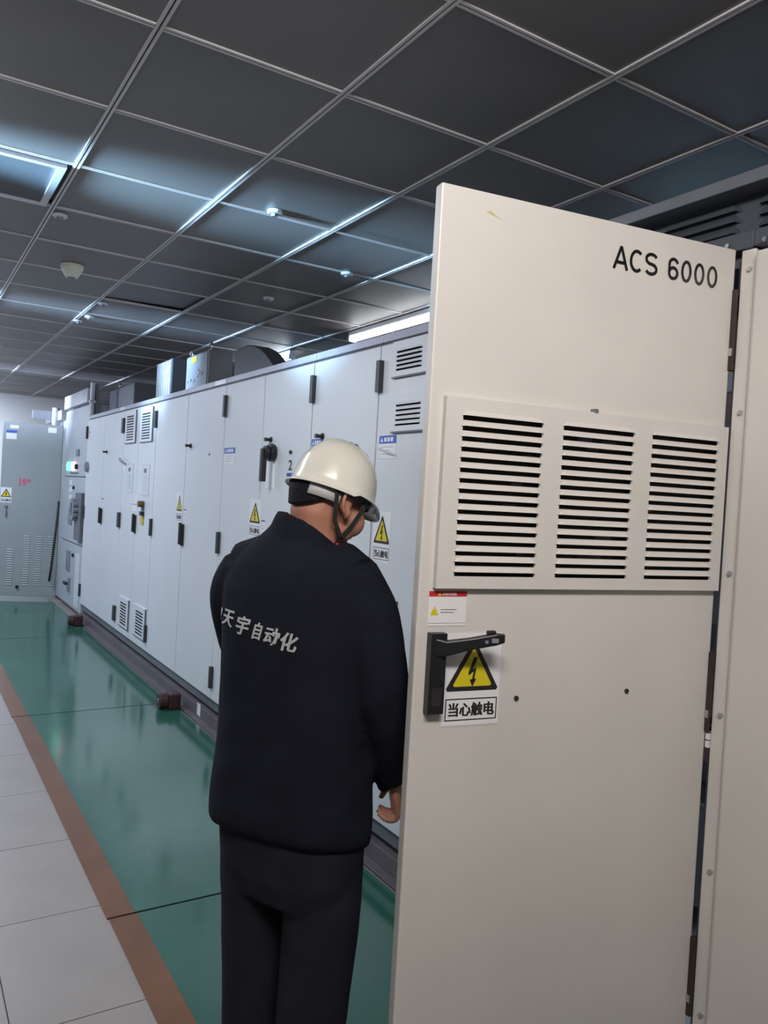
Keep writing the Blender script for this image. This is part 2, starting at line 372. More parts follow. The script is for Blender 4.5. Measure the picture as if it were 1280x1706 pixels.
# ------------------------------------------------------------------ the row of drive cabinets (front plane X = 1.75)
XR = 1.75; ZT = 2.195; ZBOT = 0.19; DEPTH = 0.8
def rowframe(root, yref, zref, xf=XR):
    rx, ry, rz = root.location
    return lambda s, t, o: (xf-o-rx, yref-s-ry, zref+t-rz)
HZ = ((1.985, 2.122), (1.122, 1.252), (0.265, 0.400))
hb = MB(); hb.box((-0.022, -0.014, 0), (0.002, 0.014, 0.136), 'hinge'); hinge_me = hb.mesh('hinge')
def cabinet(y0, y1, label, leaves, rail_top=2.237, body=True):
    """leaves: list of (ya, yb, dict)"""
    root = empty('drive_cabinet', (XR, (y0+y1)/2, 0), label, 'cabinet', 'row of drive cabinets')
    L = root.location
    mb = MB(); mb.box((XR+0.022, y0+0.001, 0.12), (XR+DEPTH, y1-0.001, ZT+0.004), 'mid_grey'); mb.build('body', root, L)
    mb = MB(); mb.box((XR+0.006, y0+0.001, ZT+0.005), (XR+DEPTH, y1-0.001, rail_top), 'rail'); mb.build('top_rail', root, L, bevel=0.003)
    mb = MB(); mb.box((XR+0.012, y0+0.001, ZT-0.006), (XR+0.021, y1-0.001, ZT+0.004), 'rail_dark'); mb.build('roof_seal', root, L)
    mb = MB(); mb.box((XR+0.055, y0+0.001, 0.085), (XR+DEPTH, y1-0.001, 0.119), 'rail_dark'); mb.build('plinth', root, L)
    mb = MB(); mb.box((XR-0.035, y0+0.001, 0.001), (XR+0.10, y1-0.001, 0.012), 'base_grey')
    mb.box((XR+0.01, y0+0.001, 0.012), (XR+0.10, y1-0.001, 0.084), 'base_grey'); mb.build('base_channel', root, L, bevel=0.003)
    doors = []
    for (ya, yb, d) in leaves:
        mb = MB(); mb.box((XR, ya+0.0035, ZBOT), (XR+0.021, yb-0.0035, ZT-0.008), 'cab_white')
        door = mb.build('door', root, L, bevel=0.0025); doors.append(door)
        for hy in d.get('hinges', ()):
            for (za, zb) in HZ:
                place(hinge_me, 'hinge', door, (0.0, hy-L.y, za))
        for (ky, kz) in d.get('keys', ()):
            fr = rowframe(root, ky, kz); m2 = MB()
            m2.disc(fr, 0, 0, 0, 0.006, 0.017, 'black'); m2.disc(fr, 0, 0, 0.006, 0.030, 0.010, 'black', rs=0.008)
            m2.fbox(fr, -0.011, 0.011, -0.010, 0.010, 0.030, 0.040, 'black'); m2.build('key_lock', door)
        for hy in d.get('handles', ()):
            fr = rowframe(root, hy, 1.108); m2 = MB()
            m2.fbox(fr, -0.019, 0.019, 0, 0.155, 0, 0.016, 'black'); m2.fbox(fr, -0.013, 0.015, 0.010, 0.165, 0.016, 0.034, 'black')
            m2.build('handle', door, bevel=0.003)
        for (sy, sz, w, h) in d.get('warn', ()):
            m2 = MB(); warning_sign(m2, rowframe(root, sy, sz), w, h); m2.build('warning_sticker', door)
        for (sy, sz, w, h, c) in d.get('cards', ()):
            m2 = MB(); card(m2, rowframe(root, sy, sz), w, h, c); m2.build('inspection_card', door)
        for (sy, sz, w, h) in d.get('notes', ()):
            fr = rowframe(root, sy, sz); m2 = MB(); m2.fbox(fr, 0, w, 0, h, 0.0002, 0.0012, 'paper')
            m2.fbox(fr, 0.004, w-0.004, h-0.014, h-0.004, 0.0012, 0.0016, 'mid_grey')
            for q in range(2): m2.fbox(fr, 0.01, w-0.02, h*(0.5-0.2*q), h*(0.5-0.2*q)+0.003, 0.0012, 0.0016, 'mid_grey')
            m2.build('paper_note', door)
        for (sy, sz) in d.get('holes', ()):
            fr = rowframe(root, sy, sz); m2 = MB(); m2.disc(fr, 0, 0, 0, 0.004, 0.008, 'mid_grey', 10); m2.build('screw', door)
        for (pa, pb, za, zb, n) in d.get('vents', ()):
            fr = rowframe(root, pb, za); w = pb-pa; h = zb-za
            m2 = MB(); m2.fbox(fr, 0.004, w-0.004, 0.004, h-0.004, 0.0003, 0.0012, 'inside'); m2.build('dark_backing', door)  # near-black sheet stands in for the shade behind the slots
            mg = 0.035 if w < 0.3 else 0.06; top = 0.022; pitch = (h-2*top-0.01)/n
            rows = [(top+pitch*k, top+pitch*k+pitch*(0.52 if za > 1 else 0.5)) for k in range(n)]
            m2 = MB(); holed_panel(m2, fr, 0, w, 0, h, 0.012, 0.012, [(mg, w-mg)], rows, 'cab_white'); m2.build('louver_panel', door)
            m2 = MB(); m2.fbox(fr, 0, w, -0.006, 0, 0, 0.0125, 'mid_grey'); m2.fbox(fr, w, w+0.008, -0.006, h, 0, 0.0125, 'mid_grey'); m2.build('panel_lip', door)
            lm = louver_mesh(w-2*mg, pitch*(0.62 if za > 1 else 0.40), 0.009 if za > 1 else 0.003, 'cab_white')
            for (ra, rb) in (rows if za > 1 else ()):
                p = fr(w-mg, ra+pitch*(0.30 if za > 1 else 0.50), 0.012)
                place(lm, 'louver', door, p, (0, 0, PI/2))
    return root, doors

# --- louvred cabinet beside the open bay
c2, d2 = cabinet(2.045, 2.915, 'pale cabinet with two five-slot vents beside the man, right of its hinge seam',
    [(2.045, 2.915, dict(hinges=(2.899,), vents=((2.545, 2.80, 2.040, 2.185, 5), (2.535, 2.785, 1.812, 1.965, 5)),
     cards=((2.885, 1.70, 0.135, 0.098, True),), warn=((2.892, 1.262, 0.135, 0.215),), holes=((2.675, 1.11),)))])
c3, d3 = cabinet(2.917, 3.550, 'narrow pale single-door cabinet partly behind the white helmet',
    [(2.917, 3.550, dict(hinges=(3.535,), keys=((3.42, 1.815),), cards=((3.535, 1.70, 0.12, 0.105, False),)))])
c4, d4 = cabinet(3.552, 4.785, 'pale double-door cabinet with black rotary switch handle, left of the helmet',
    [(3.552, 4.165, dict(keys=((4.04, 1.818),))),
     (4.167, 4.785, dict(hinges=(4.769,), cards=((4.765, 1.684, 0.19, 0.105, False),), warn=((4.295, 1.268, 0.165, 0.215),), notes=((4.12, 1.30, 0.06, 0.075),)))])
# rotary switch on the fourth cabinet
fr = rowframe(c4, 4.09, 1.55); mb = MB(); mb.fbox(fr, 0, 0.13, 0, 0.255, 0.0002, 0.002, 'paper'); mb.fbox(fr, 0.02, 0.09, 0.245, 0.249, 0.002, 0.0024, 'mid_grey'); mb.build('switch_plate', d4[0])
fr = rowframe(c4, 3.99, 1.745); mb = MB(); mb.disc(fr, 0, 0, 0.002, 0.035, 0.048, 'black', 18); mb.disc(fr, 0, 0, 0.035, 0.06, 0.036, 'black', 18)
mb.fbox(fr, -0.022, 0.010, -0.16, 0.02, 0.045, 0.075, 'black'); mb.build('switch_handle', d4[0], bevel=0.004)
fr = rowframe(c4, 3.79, 1.63); mb = MB(); mb.disc(fr, 0.02, 0.115, 0, 0.01, 0.010, 'black', 10); mb.build('lock_pin', d4[0]); mb = MB()
add_text(mb, fr, '2', -0.005, 0.04, 0.02, 0.075, 0.0008, 'ink', 0.02); mb.build('switch_number', d4[0]); mb = MB(); mb.fbox(fr, -0.02, 0.05, -0.012, 0.006, 0.0002, 0.0016, 'sign_blue'); mb.build('blue_tag', d4[0])
c5, d5 = cabinet(4.787, 6.340, 'pale double-door cabinet, wide leaves, black handle and warning sticker at the centre seam',
    [(4.787, 5.545, dict(hinges=(), keys=((5.44, 1.82),), holes=((5.045, 1.754),), handles=(5.515,), notes=((5.535, 1.30, 0.07, 0.075),))),
     (5.547, 6.340, dict(hinges=(6.324,), warn=((5.70, 1.272, 0.13, 0.215),)))])
c6, d6 = cabinet(6.342, 7.395, 'pale cabinet with two tall vents at the top and two at the bottom',
    [(6.342, 6.868, dict(hinges=(), vents=((6.43, 6.80, 1.885, 2.165, 10), (6.36, 6.70, 0.268, 0.522, 8)), handles=(6.83,))),
     (6.870, 7.395, dict(hinges=(7.379,), vents=((6.96, 7.32, 1.89, 2.172, 10), (6.90, 7.23, 0.262, 0.518, 8))))])
for (ya, za, door) in ((6.69, 1.435, d6[0]), (7.21, 1.445, d6[1])):
    fr = rowframe(c6, ya, za); mb = MB(); mb.fbox(fr, 0, 0.22, 0, 0.26, 0.0002, 0.003, 'cab_body'); mb.fbox(fr, 0.012, 0.208, 0.012, 0.248, 0.003, 0.0035, 'cab_white')
    mb.fbox(fr, 0.06, 0.13, 0.19, 0.225, 0.0035, 0.006, 'mid_grey'); mb.fbox(fr, 0.04, 0.17, 0.03, 0.17, 0.0035, 0.0042, 'cab_body'); mb.build('display_window', door)
fr = rowframe(c6, 6.66, 1.33); mb = MB(); mb.disc(fr, 0.06, 0.035, 0, 0.05, 0.026, 'brass', 12); mb.fbox(fr, 0.05, 0.07, -0.02, 0.02, 0, 0.02, 'mid_grey'); mb.build('padlock', d6[0], bevel=0.003)
mb = MB(); mb.fbox(fr, 0.03, 0.09, -0.06, -0.025, 0, 0.03, 'black'); mb.build('lock_case', d6[0], bevel=0.003)
fr = rowframe(c6, 6.69, 1.19); mb = MB(); mb.poly([fr(0.0, 0.03, 0.004), fr(0.03, 0.0, 0.004), fr(0.11, 0.0, 0.004), fr(0.12, 0.075, 0.004), fr(0.02, 0.085, 0.004)], 'tag_yellow')
mb.fbox(fr, 0.03, 0.10, 0.015, 0.07, 0.0005, 0.006, 'tag_yellow'); mb.build('yellow_tag', d6[0])
fr = rowframe(c6, 6.98, 1.29); mb = MB(); mb.fbox(fr, 0, 0.16, 0, 0.085, 0.0003, 0.0015, 'paper'); mb.fbox(fr, 0.01, 0.15, 0.06, 0.066, 0.0015, 0.002, 'mid_grey'); mb.fbox(fr, 0.08, 0.17, 0.09, 0.15, 0.0003, 0.0014, 'paper'); mb.build('paper_note', d6[1])
fr = rowframe(c6, 7.39, 1.70); mb = MB(); mb.tube([fr(-0.02, 0.05, 0.02), fr(0.02, 0.045, 0.04), fr(0.09, 0.02, 0.035), fr(0.14, 0.0, 0.01)], 0.008, 'zinc'); mb.fbox(fr, 0.02, 0.14, -0.06, 0.0, 0.0005, 0.002, 'paper'); mb.build('door_catch', d6[1])
c7, d7 = cabinet(7.397, 9.025, 'farthest pale double-door cabinet of the row, next to the switchgear',
    [(7.397, 8.185, dict(hinges=(7.414,), keys=((8.05, 1.825),), handles=(8.15,), notes=((8.22, 1.30, 0.16, 0.07),))),
     (8.187, 9.025, dict(hinges=(9.009,), notes=((8.95, 1.98, 0.09, 0.08),)))])
fr = rowframe(c7, 8.93, 1.68); mb = MB(); mb.disc(fr, 0, 0, 0, 0.03, 0.055, 'zinc', 16); mb.disc(fr, 0, 0, 0.03, 0.033, 0.040, 'glass_grey', 16); mb.build('gauge', d7[1])
# small rail stickers
for (root, y, w, key) in ((c4, 4.80-0.005, 0.0, None), (c5, 5.02, 0.20, 'clear_film'), (c7, 7.62, 0.20, 'paper')):
    if not key: continue
    fr = rowframe(root, y, 2.204, XR+0.006); mb = MB(); mb.fbox(fr, 0, w, 0, 0.028, 0.0003, 0.0015, key); mb.build('rail_sticker', root)

# ------------------------------------------------------------------ open bay with the big door, near cabinet beside it
bay = empty('drive_cabinet', (XR, 1.63, 0), 'open drive cabinet whose large beige louvred door swings into the aisle', 'cabinet', 'row of drive cabinets')
L = bay.location
mb = MB()
mb.box((XR+0.03, 2.020, 0.12), (XR+DEPTH, 2.043, ZT), 'cab_body'); mb.box((XR+0.03, 1.175, 0.12), (XR+DEPTH, 1.195, ZT), 'cab_body')
mb.box((XR+DEPTH-0.02, 1.196, 0.12), (XR+DEPTH, 2.019, ZT), 'inside'); mb.box((XR+0.03, 1.196, 0.12), (XR+DEPTH-0.021, 2.019, 0.15), 'cab_body')
mb.box((XR+0.03, 1.196, ZT-0.03), (XR+DEPTH-0.021, 2.019, ZT), 'dark_grey')
mb.build('body', bay, L)
mb = MB(); mb.box((XR+0.45, 1.25, 0.30), (XR+0.50, 1.97, 2.05), 'mid_grey'); mb.build('mounting_plate', bay, L)
for k in range(4):
    mb = MB(); mb.box((XR+0.28, 1.32, 0.42+0.4*k), (XR+0.449, 1.90, 0.70+0.4*k), 'pcb' if k % 2 else 'dark_grey'); mb.build('power_module', bay, L, bevel=0.006)
mb = MB(); mb.box((XR+0.055, 1.175, 0.085), (XR+DEPTH, 2.043, 0.119), 'rail_dark'); mb.build('plinth', bay, L)
mb = MB(); mb.box((XR-0.035, 1.175, 0.001), (XR+0.10, 2.043, 0.012), 'base_grey'); mb.box((XR+0.01, 1.175, 0.012), (XR+0.10, 2.043, 0.084), 'base_grey'); mb.build('base_channel', bay, L)
# hinge-side post
mb = MB(); mb.box((XR-0.002, 1.174, 0.10), (XR+0.030, 1.212, ZT), 'door_beige'); mb.box((XR+0.006, 1.2121, 0.10), (XR+0.03, 1.222, ZT-0.02), 'rail_dark'); post = mb.build('corner_post', bay, L, bevel=0.003)
for z in (2.145, 1.795, 1.40, 1.05, 0.66, 0.30):
    fr = rowframe(bay, 1.186, z, XR-0.002); m2 = MB(); m2.disc(fr, 0, 0, 0, 0.006, 0.006, 'steel', 10); m2.build('screw', post)
for z in (1.90, 1.0, 0.28):
    m2 = MB(); m2.box((XR-0.012, 1.2125, z), (XR+0.005, 1.226, z+0.20), 'hinge_brown'); m2.box((XR-0.015, 1.213, z+0.035), (XR-0.012, 1.228, z+0.055), 'steel'); m2.build('hinge', post, L, bevel=0.002)
m2 = MB(); m2.box((XR-0.004, 1.2125, 2.03), (XR+0.004, 1.222, 2.085), 'paper'); m2.build('wire_marker', post, L)
m2 = MB()
for k in range(4): m2.box((XR-0.006, 1.2125, 1.02-0.02*k), (XR+0.005, 1.223, 1.036-0.02*k), 'paper')
m2.build('terminal_strip', post, L)

# the open door: local x runs from hinge to free edge, y points out of its front, z up
DW = 0.817
HX, HY = 1.7437, 1.2236
doorA = math.radians(170.857)
mb = MB()
mb.box((0.0, -0.030, 0.150), (DW, 0.0, 2.200), 'door_beige')
door = mb.build('door', bay, bevel=0.004); door.location = (HX-L.x, HY-L.y, 0); door.rotation_euler.z = doorA
door['label'] = 'beige steel door swung open, three columns of louvres and black lettering'
def dfr(uref, zref): return lambda s, t, o: (uref-s, o, zref+t)
# louvred cover
fr = dfr(0.785, 1.3545); W, H = 0.781, 0.404
mb = MB(); mb.fbox(fr, 0.012, W-0.012, 0.012, H-0.012, 0.0004, 0.0016, 'inside'); mb.build('dark_backing', door)  # near-black sheet paints the dark interior seen through the louvres
rng = random.Random(3); mb = MB()
for k in range(26):
    s = rng.uniform(0.06, 0.55); t = rng.uniform(0.05, 0.36)
    mb.fbox(fr, s, s+rng.uniform(0.012, 0.05), t, t+rng.uniform(0.006, 0.02), 0.0017, 0.0022, 'pcb' if k % 3 else 'dark_grey')
mb.build('interior_bits', door)['kind'] = 'stuff'  # coloured bits stand for cabinet contents glimpsed through the slots
cols = [(0.037, 0.242), (0.291, 0.493), (0.542, 0.749)]
pt = 0.0220; rows = [(0.0265+pt*k, 0.0265+pt*k+0.0140) for k in range(16)]
mb = MB(); holed_panel(mb, fr, 0, W, 0, H, 0.016, 0.016, [(a+0.004, b-0.004) for a, b in cols], rows, 'door_beige'); mb.build('louver_panel', door)
for (a, b) in cols:
    lm = louver_mesh(b-a, 0.0105, 0.0085, 'door_beige')
    for (ra, rb) in rows:
        p = fr(b, ra+0.0095, 0.016); place(lm, 'louver', door, p)
mb = MB(); mb.fbox(dfr(0.405, 1.757), -0.004, 0.006, 0, 0.009, 0.0, 0.017, 'mid_grey'); mb.build('panel_clip', door)
# ACS 6000 lettering
fr = dfr(0.373, 2.094)
def stroke(mb, fr, pts, w, o, key, closed=False):
    n = len(pts); L_, R_ = [], []
    for i in range(n):
        a = pts[i-1] if (i > 0 or closed) else pts[i]; b = pts[(i+1) % n] if (i < n-1 or closed) else pts[i]
        dx, dy = b[0]-a[0], b[1]-a[1]; l = math.hypot(dx, dy) or 1
        nx, ny = -dy/l*w/2, dx/l*w/2
        L_.append((pts[i][0]+nx, pts[i][1]+ny)); R_.append((pts[i][0]-nx, pts[i][1]-ny))
    for i in range(n if closed else n-1):
        k = (i+1) % n
        mb.poly([fr(*L_[i], o), fr(*L_[k], o), fr(*R_[k], o), fr(*R_[i], o)], key)
def ell(cx, cy, rx, ry, a0, a1, n=16): return [(cx+rx*math.cos(math.radians(a0+(a1-a0)*k/n)), cy+ry*math.sin(math.radians(a0+(a1-a0)*k/n))) for k in range(n+1)]
LH, LW = 0.053, 0.0074; hw = LW/2
def glyph(ch, x0, x1):
    m2 = MB(); w = x1-x0; cx = (x0+x1)/2; S = lambda pts, c=False: stroke(m2, fr, pts, LW, 0.0012, 'letter', c)
    if ch == 'A':
        S([(x0+hw*0.9, 0), (cx, LH)]); S([(cx, LH), (x1-hw*0.9, 0)]); S([(x0+w*0.24, LH*0.30), (x1-w*0.24, LH*0.30)])
    elif ch == 'C': S(ell(cx, LH/2, w/2-hw, LH/2-hw, 48, 312, 24))
    elif ch == 'S':
        q = LH/4-hw*0.5; S(ell(cx, LH-hw-q, w/2-hw, q, 25, 270, 16) + ell(cx, hw+q, w/2-hw, q, 90, -155, 16)[1:])
    elif ch == '0': S(ell(cx, LH/2, w/2-hw, LH/2-hw, 0, 360, 28)[:-1], True)
    elif ch == '6':
        q = LH*0.31-hw; S(ell(cx, LH*0.31, w/2-hw, q, 0, 360, 22)[:-1], True)
        S([(x1-hw*1.2, LH*0.76)] + ell(cx, LH*0.70, w/2-hw, LH*0.30-hw, 32, 180, 12) + [(x0+hw, LH*0.31)])
    m2.build('letter', door)
for ch, a, b in (('A', 0.0, 0.140), ('C', 0.150, 0.280), ('S', 0.290, 0.412), ('6', 0.510, 0.612), ('0', 0.636, 0.738), ('0', 0.764, 0.866), ('0', 0.893, 0.997)):
    glyph(ch, 0.316*a, 0.316*b)
# danger label
fr = dfr(0.792, 1.275); mb = MB(); mb.fbox(fr, 0, 0.090, -0.002, 0.072, 0.0003, 0.0010, 'paper'); mb.fbox(fr, 0.0, 0.090, 0.0605, 0.072, 0.0010, 0.0013, 'sign_red')
add_text(mb, fr, 'DANGER', 0.031, 0.066, 0.0630, 0.0690, 0.0016, 'paper', 0.02)
mb.poly([fr(0.020, 0.0625, 0.0016), fr(0.029, 0.0625, 0.0016), fr(0.0245, 0.070, 0.0016)], 'sign_yellow')
mb.poly([fr(0.004, 0.021, 0.0014), fr(0.024, 0.021, 0.0014), fr(0.014, 0.040, 0.0014)], 'sign_yellow')
for k in range(2): mb.fbox(fr, 0.029, 0.067-0.006*k, 0.032-0.006*k, 0.0335-0.006*k, 0.0010, 0.0013, 'mid_grey')
mb.fbox(fr, 0.0, 0.09, 0.0035, 0.0042, 0.0010, 0.0013, 'mid_grey')
mb.build('danger_label', door)
# warning sign
fr = dfr(0.746, 1.057); mb = MB(); warning_sign(mb, fr, 0.138, 0.200, 0.0012, 0.005); mb.build('warning_sticker', door)
# lever handle: base and swung-out lever
fr = dfr(0.772, 1.09); mb = MB(); mb.fbox(fr, -0.019, 0.018, 0, 0.170, 0.0005, 0.022, 'black'); mb.fbox(fr, -0.012, 0.012, 0.018, 0.055, 0.022, 0.0225, 'inside'); mb.build('handle_base', door, bevel=0.004)
mb = MB()
def leverring(s, t, o, hs, ho): return [fr(s, t-hs, o-ho), fr(s, t-hs, o+ho), fr(s, t+hs, o+ho), fr(s, t+hs, o-ho)]
mb.rings([leverring(-0.010, 0.142, 0.012, 0.018, 0.010), leverring(0.012, 0.140, 0.026, 0.016, 0.009), leverring(0.060, 0.152, 0.044, 0.0125, 0.008), leverring(0.110, 0.164, 0.062, 0.0125, 0.008), leverring(0.128, 0.167, 0.068, 0.0095, 0.006)], 'black')
mb.fbox(fr, 0.092, 0.112, 0.172, 0.182, 0.052, 0.064, 'black'); mb.build('handle_lever', door, bevel=0.003)
mb = MB(); mb.fbox(fr, 0.098, 0.113, 0.158, 0.167, 0.0665, 0.0715, 'zinc'); mb.fbox(fr, 0.086, 0.092, 0.156, 0.162, 0.060, 0.0655, 'zinc'); mb.build('lock_insert', door)
for (u, z) in ((0.562, 1.109), (0.256, 1.112)):
    m2 = MB(); m2.disc(dfr(u, z), 0, 0, 0.0002, 0.003, 0.0058, 'hinge_brown', 12); m2.build('screw', door)
mb = MB(); fr = dfr(0.705, 2.152)
mb.poly([fr(-0.004, 0.006, 0.0005), fr(0.006, 0.003, 0.0005), fr(0.028, -0.002, 0.0005), fr(0.040, -0.007, 0.0005), (fr(0.020, 0.003, 0.0005)), fr(0.006, 0.010, 0.0005)], 'wood_scuff'); mb.build('paint_scuff', door)

# near closed cabinet at the right edge
near = empty('drive_cabinet', (XR, 0.74, 0), 'nearest beige cabinet with closed front at the right picture edge', 'cabinet', 'row of drive cabinets')
L2 = near.location
mb = MB(); mb.box((XR+0.022, 0.31, 0.12), (XR+DEPTH, 1.173, ZT), 'cab_body'); mb.build('body', near, L2)
mb = MB(); mb.box((XR-0.020, 0.31, 0.15), (XR+0.021, 1.166, ZT-0.012), 'door_beige'); mb.build('door', near, L2, bevel=0.010)
mb = MB(); mb.box((XR+0.055, 0.31, 0.085), (XR+DEPTH, 1.173, 0.119), 'rail_dark'); mb.build('plinth', near, L2)
mb = MB(); mb.box((XR-0.035, 0.31, 0.001), (XR+0.10, 1.173, 0.012), 'base_grey'); mb.box((XR+0.01, 0.31, 0.012), (XR+0.10, 1.173, 0.084), 'base_grey'); mb.build('base_channel', near, L2)

# roof unit with louvres over both
roof = empty('roof_ventilator', (2.1, 1.2, ZT), 'dark grey louvred ventilation box on top of the nearest cabinets', 'ventilation box')
R = roof.location
mb = MB(); mb.box((XR-0.004, 1.180, ZT+0.002), (XR+0.045, 2.04, 2.243), 'dark_grey'); mb.box((XR-0.012, 0.32, ZT+0.002), (XR+0.045, 1.176, 2.238), 'dark_grey'); mb.box((XR+0.046, 0.32, ZT+0.002), (2.54, 2.04, 2.235), 'dark_grey'); mb.build('base_frame', roof, R, bevel=0.004)
mb = MB(); mb.box((XR+0.10, 0.34, 2.236), (2.50, 2.02, 2.400), 'dark_grey'); box_ = mb.build('housing', roof, R, bevel=0.004)
mb = MB(); mb.box((XR+0.028, 0.33, 2.372), (2.54, 2.03, 2.402+0.004), 'mid_grey'); mb.build('lid', roof, R, bevel=0.003)
lm = louver_mesh(0.235, 0.026, 0.016, 'dark_grey')
for (ya, yb) in ((0.70, 0.935), (1.00, 1.235), (1.295, 1.53), (1.59, 1.825)):
    for k in range(4):
        place(lm, 'louver', box_, (XR+0.1-R.x, yb-R.y, 2.252+0.029*k-R.z), (0, 0, -PI/2)).scale = (1, -1, 1)
for (y, z, w) in ((1.25, 2.215, 0.012), (1.30, 2.220, 0.006), (1.145, 2.205, 0.010)):
    fr = rowframe(roof, y, z, XR-0.004 if y > 1.18 else XR-0.012); m2 = MB(); m2.disc(fr, 0, 0, 0, 0.006, 0.006, 'steel', 6); m2.build('bolt', roof)

# ------------------------------------------------------------------ boxes on the row's roof
def roofbox(name, x0, x1, y0, y1, ztop, label, face, side, extra=None):
    r = empty(name, ((x0+x1)/2, (y0+y1)/2, 2.238), label, 'duct box')
    o = r.location
    mb = MB(); mb.box((x0, y0, 2.2385), (x1, y1, ztop), side); mb.build('housing', r, o, bevel=0.004)
    mb = MB(); mb.box((x0-0.006, y0+0.015, 2.245), (x0-0.0005, y1-0.015, ztop-0.012), face); mb.build('front_sheet', r, o)
    return r
ra = roofbox('junction_box', 1.95, 2.14, 5.75, 6.27, 2.565, 'grey junction box with yellow label and two lifting eyes on the cabinet roof', 'zinc', 'mid_grey')
fr = rowframe(ra, 6.12, 2.50, 1.944); mb = MB(); mb.fbox(fr, 0, 0.12, 0, 0.05, 0.0003, 0.004, 'tag_yellow'); mb.build('yellow_label', ra)
for k, (y, z) in enumerate(((6.2, 2.36), (6.13, 2.37), (6.05, 2.36), (5.97, 2.39), (5.92, 2.41), (5.87, 2.40), (5.95, 2.43))):
    m2 = MB(); m2.disc(rowframe(ra, y, z, 1.944), 0, 0, 0, 0.008, 0.012, 'steel', 6); m2.build('bolt', ra)
def eye(root, c, ax):
    mb = MB(); pts = []
    for k in range(13):
        a = 2*PI*k/12
        pts.append(Vector(c)+Vector((0.0, 0.028*math.cos(a), 0.03+0.028*math.sin(a))))
    mb.tube(pts, 0.009, 'steel', 6); mb.build('lifting_eye', root, root.location, smooth=True)
eye(ra, (1.97, 6.22, 2.555), 0); eye(ra, (1.97, 5.77, 2.565), 0)
rb = roofbox('filter_box', 1.95, 2.07, 6.67, 7.13, 2.615, 'grooved grey filter box with pale frame on the cabinet roof, between two boxes', 'zinc', 'dark_grey')
mb = MB(); mb.box((1.936, 6.70, 2.24), (1.949, 7.12, 2.285), 'fixture'); mb.build('frame_strip', rb, rb.location)
for k in range(8):
    mb = MB(); mb.box((1.9385, 6.70+0.052*k, 2.29), (1.9435, 6.73+0.052*k, 2.60), 'cab_body'); mb.build('rib', rb, rb.location)
rc = roofbox('cable_box', 1.95, 2.17, 7.9, 8.95, 2.525, 'pale metal cable box with dark end on the cabinet roof nearest the switchgear', 'zinc', 'dark_grey')
mb = MB(); mb.box((1.938, 8.55, 2.24), (1.9435, 8.62, 2.52), 'mid_grey'); mb.build('joint_strip', rc, rc.location); eye(rc, (1.965, 8.6, 2.52), 0)
# dark rounded fan housing
fan = empty('fan_housing', (2.04, 4.92, 2.238), 'black rounded fan housing on the cabinet roof left of the small lamp', 'fan')
prof = [(5.29, 2.2385), (5.29, 2.50), (5.18, 2.512), (5.06, 2.515), (4.94, 2.495), (4.82, 2.455), (4.72, 2.405), (4.62, 2.34), (4.54, 2.2385)]
mb = MB(); mb.rings([[(x, y, z) for y, z in prof] for x in (1.98, 2.10)], 'dark_grey'); mb.build('housing', fan, fan.location, bevel=0.008)
mb = MB(); mb.box((1.96, 4.50, 2.2385), (2.12, 5.32, 2.25), 'mid_grey'); mb.build('flange', fan, fan.location)

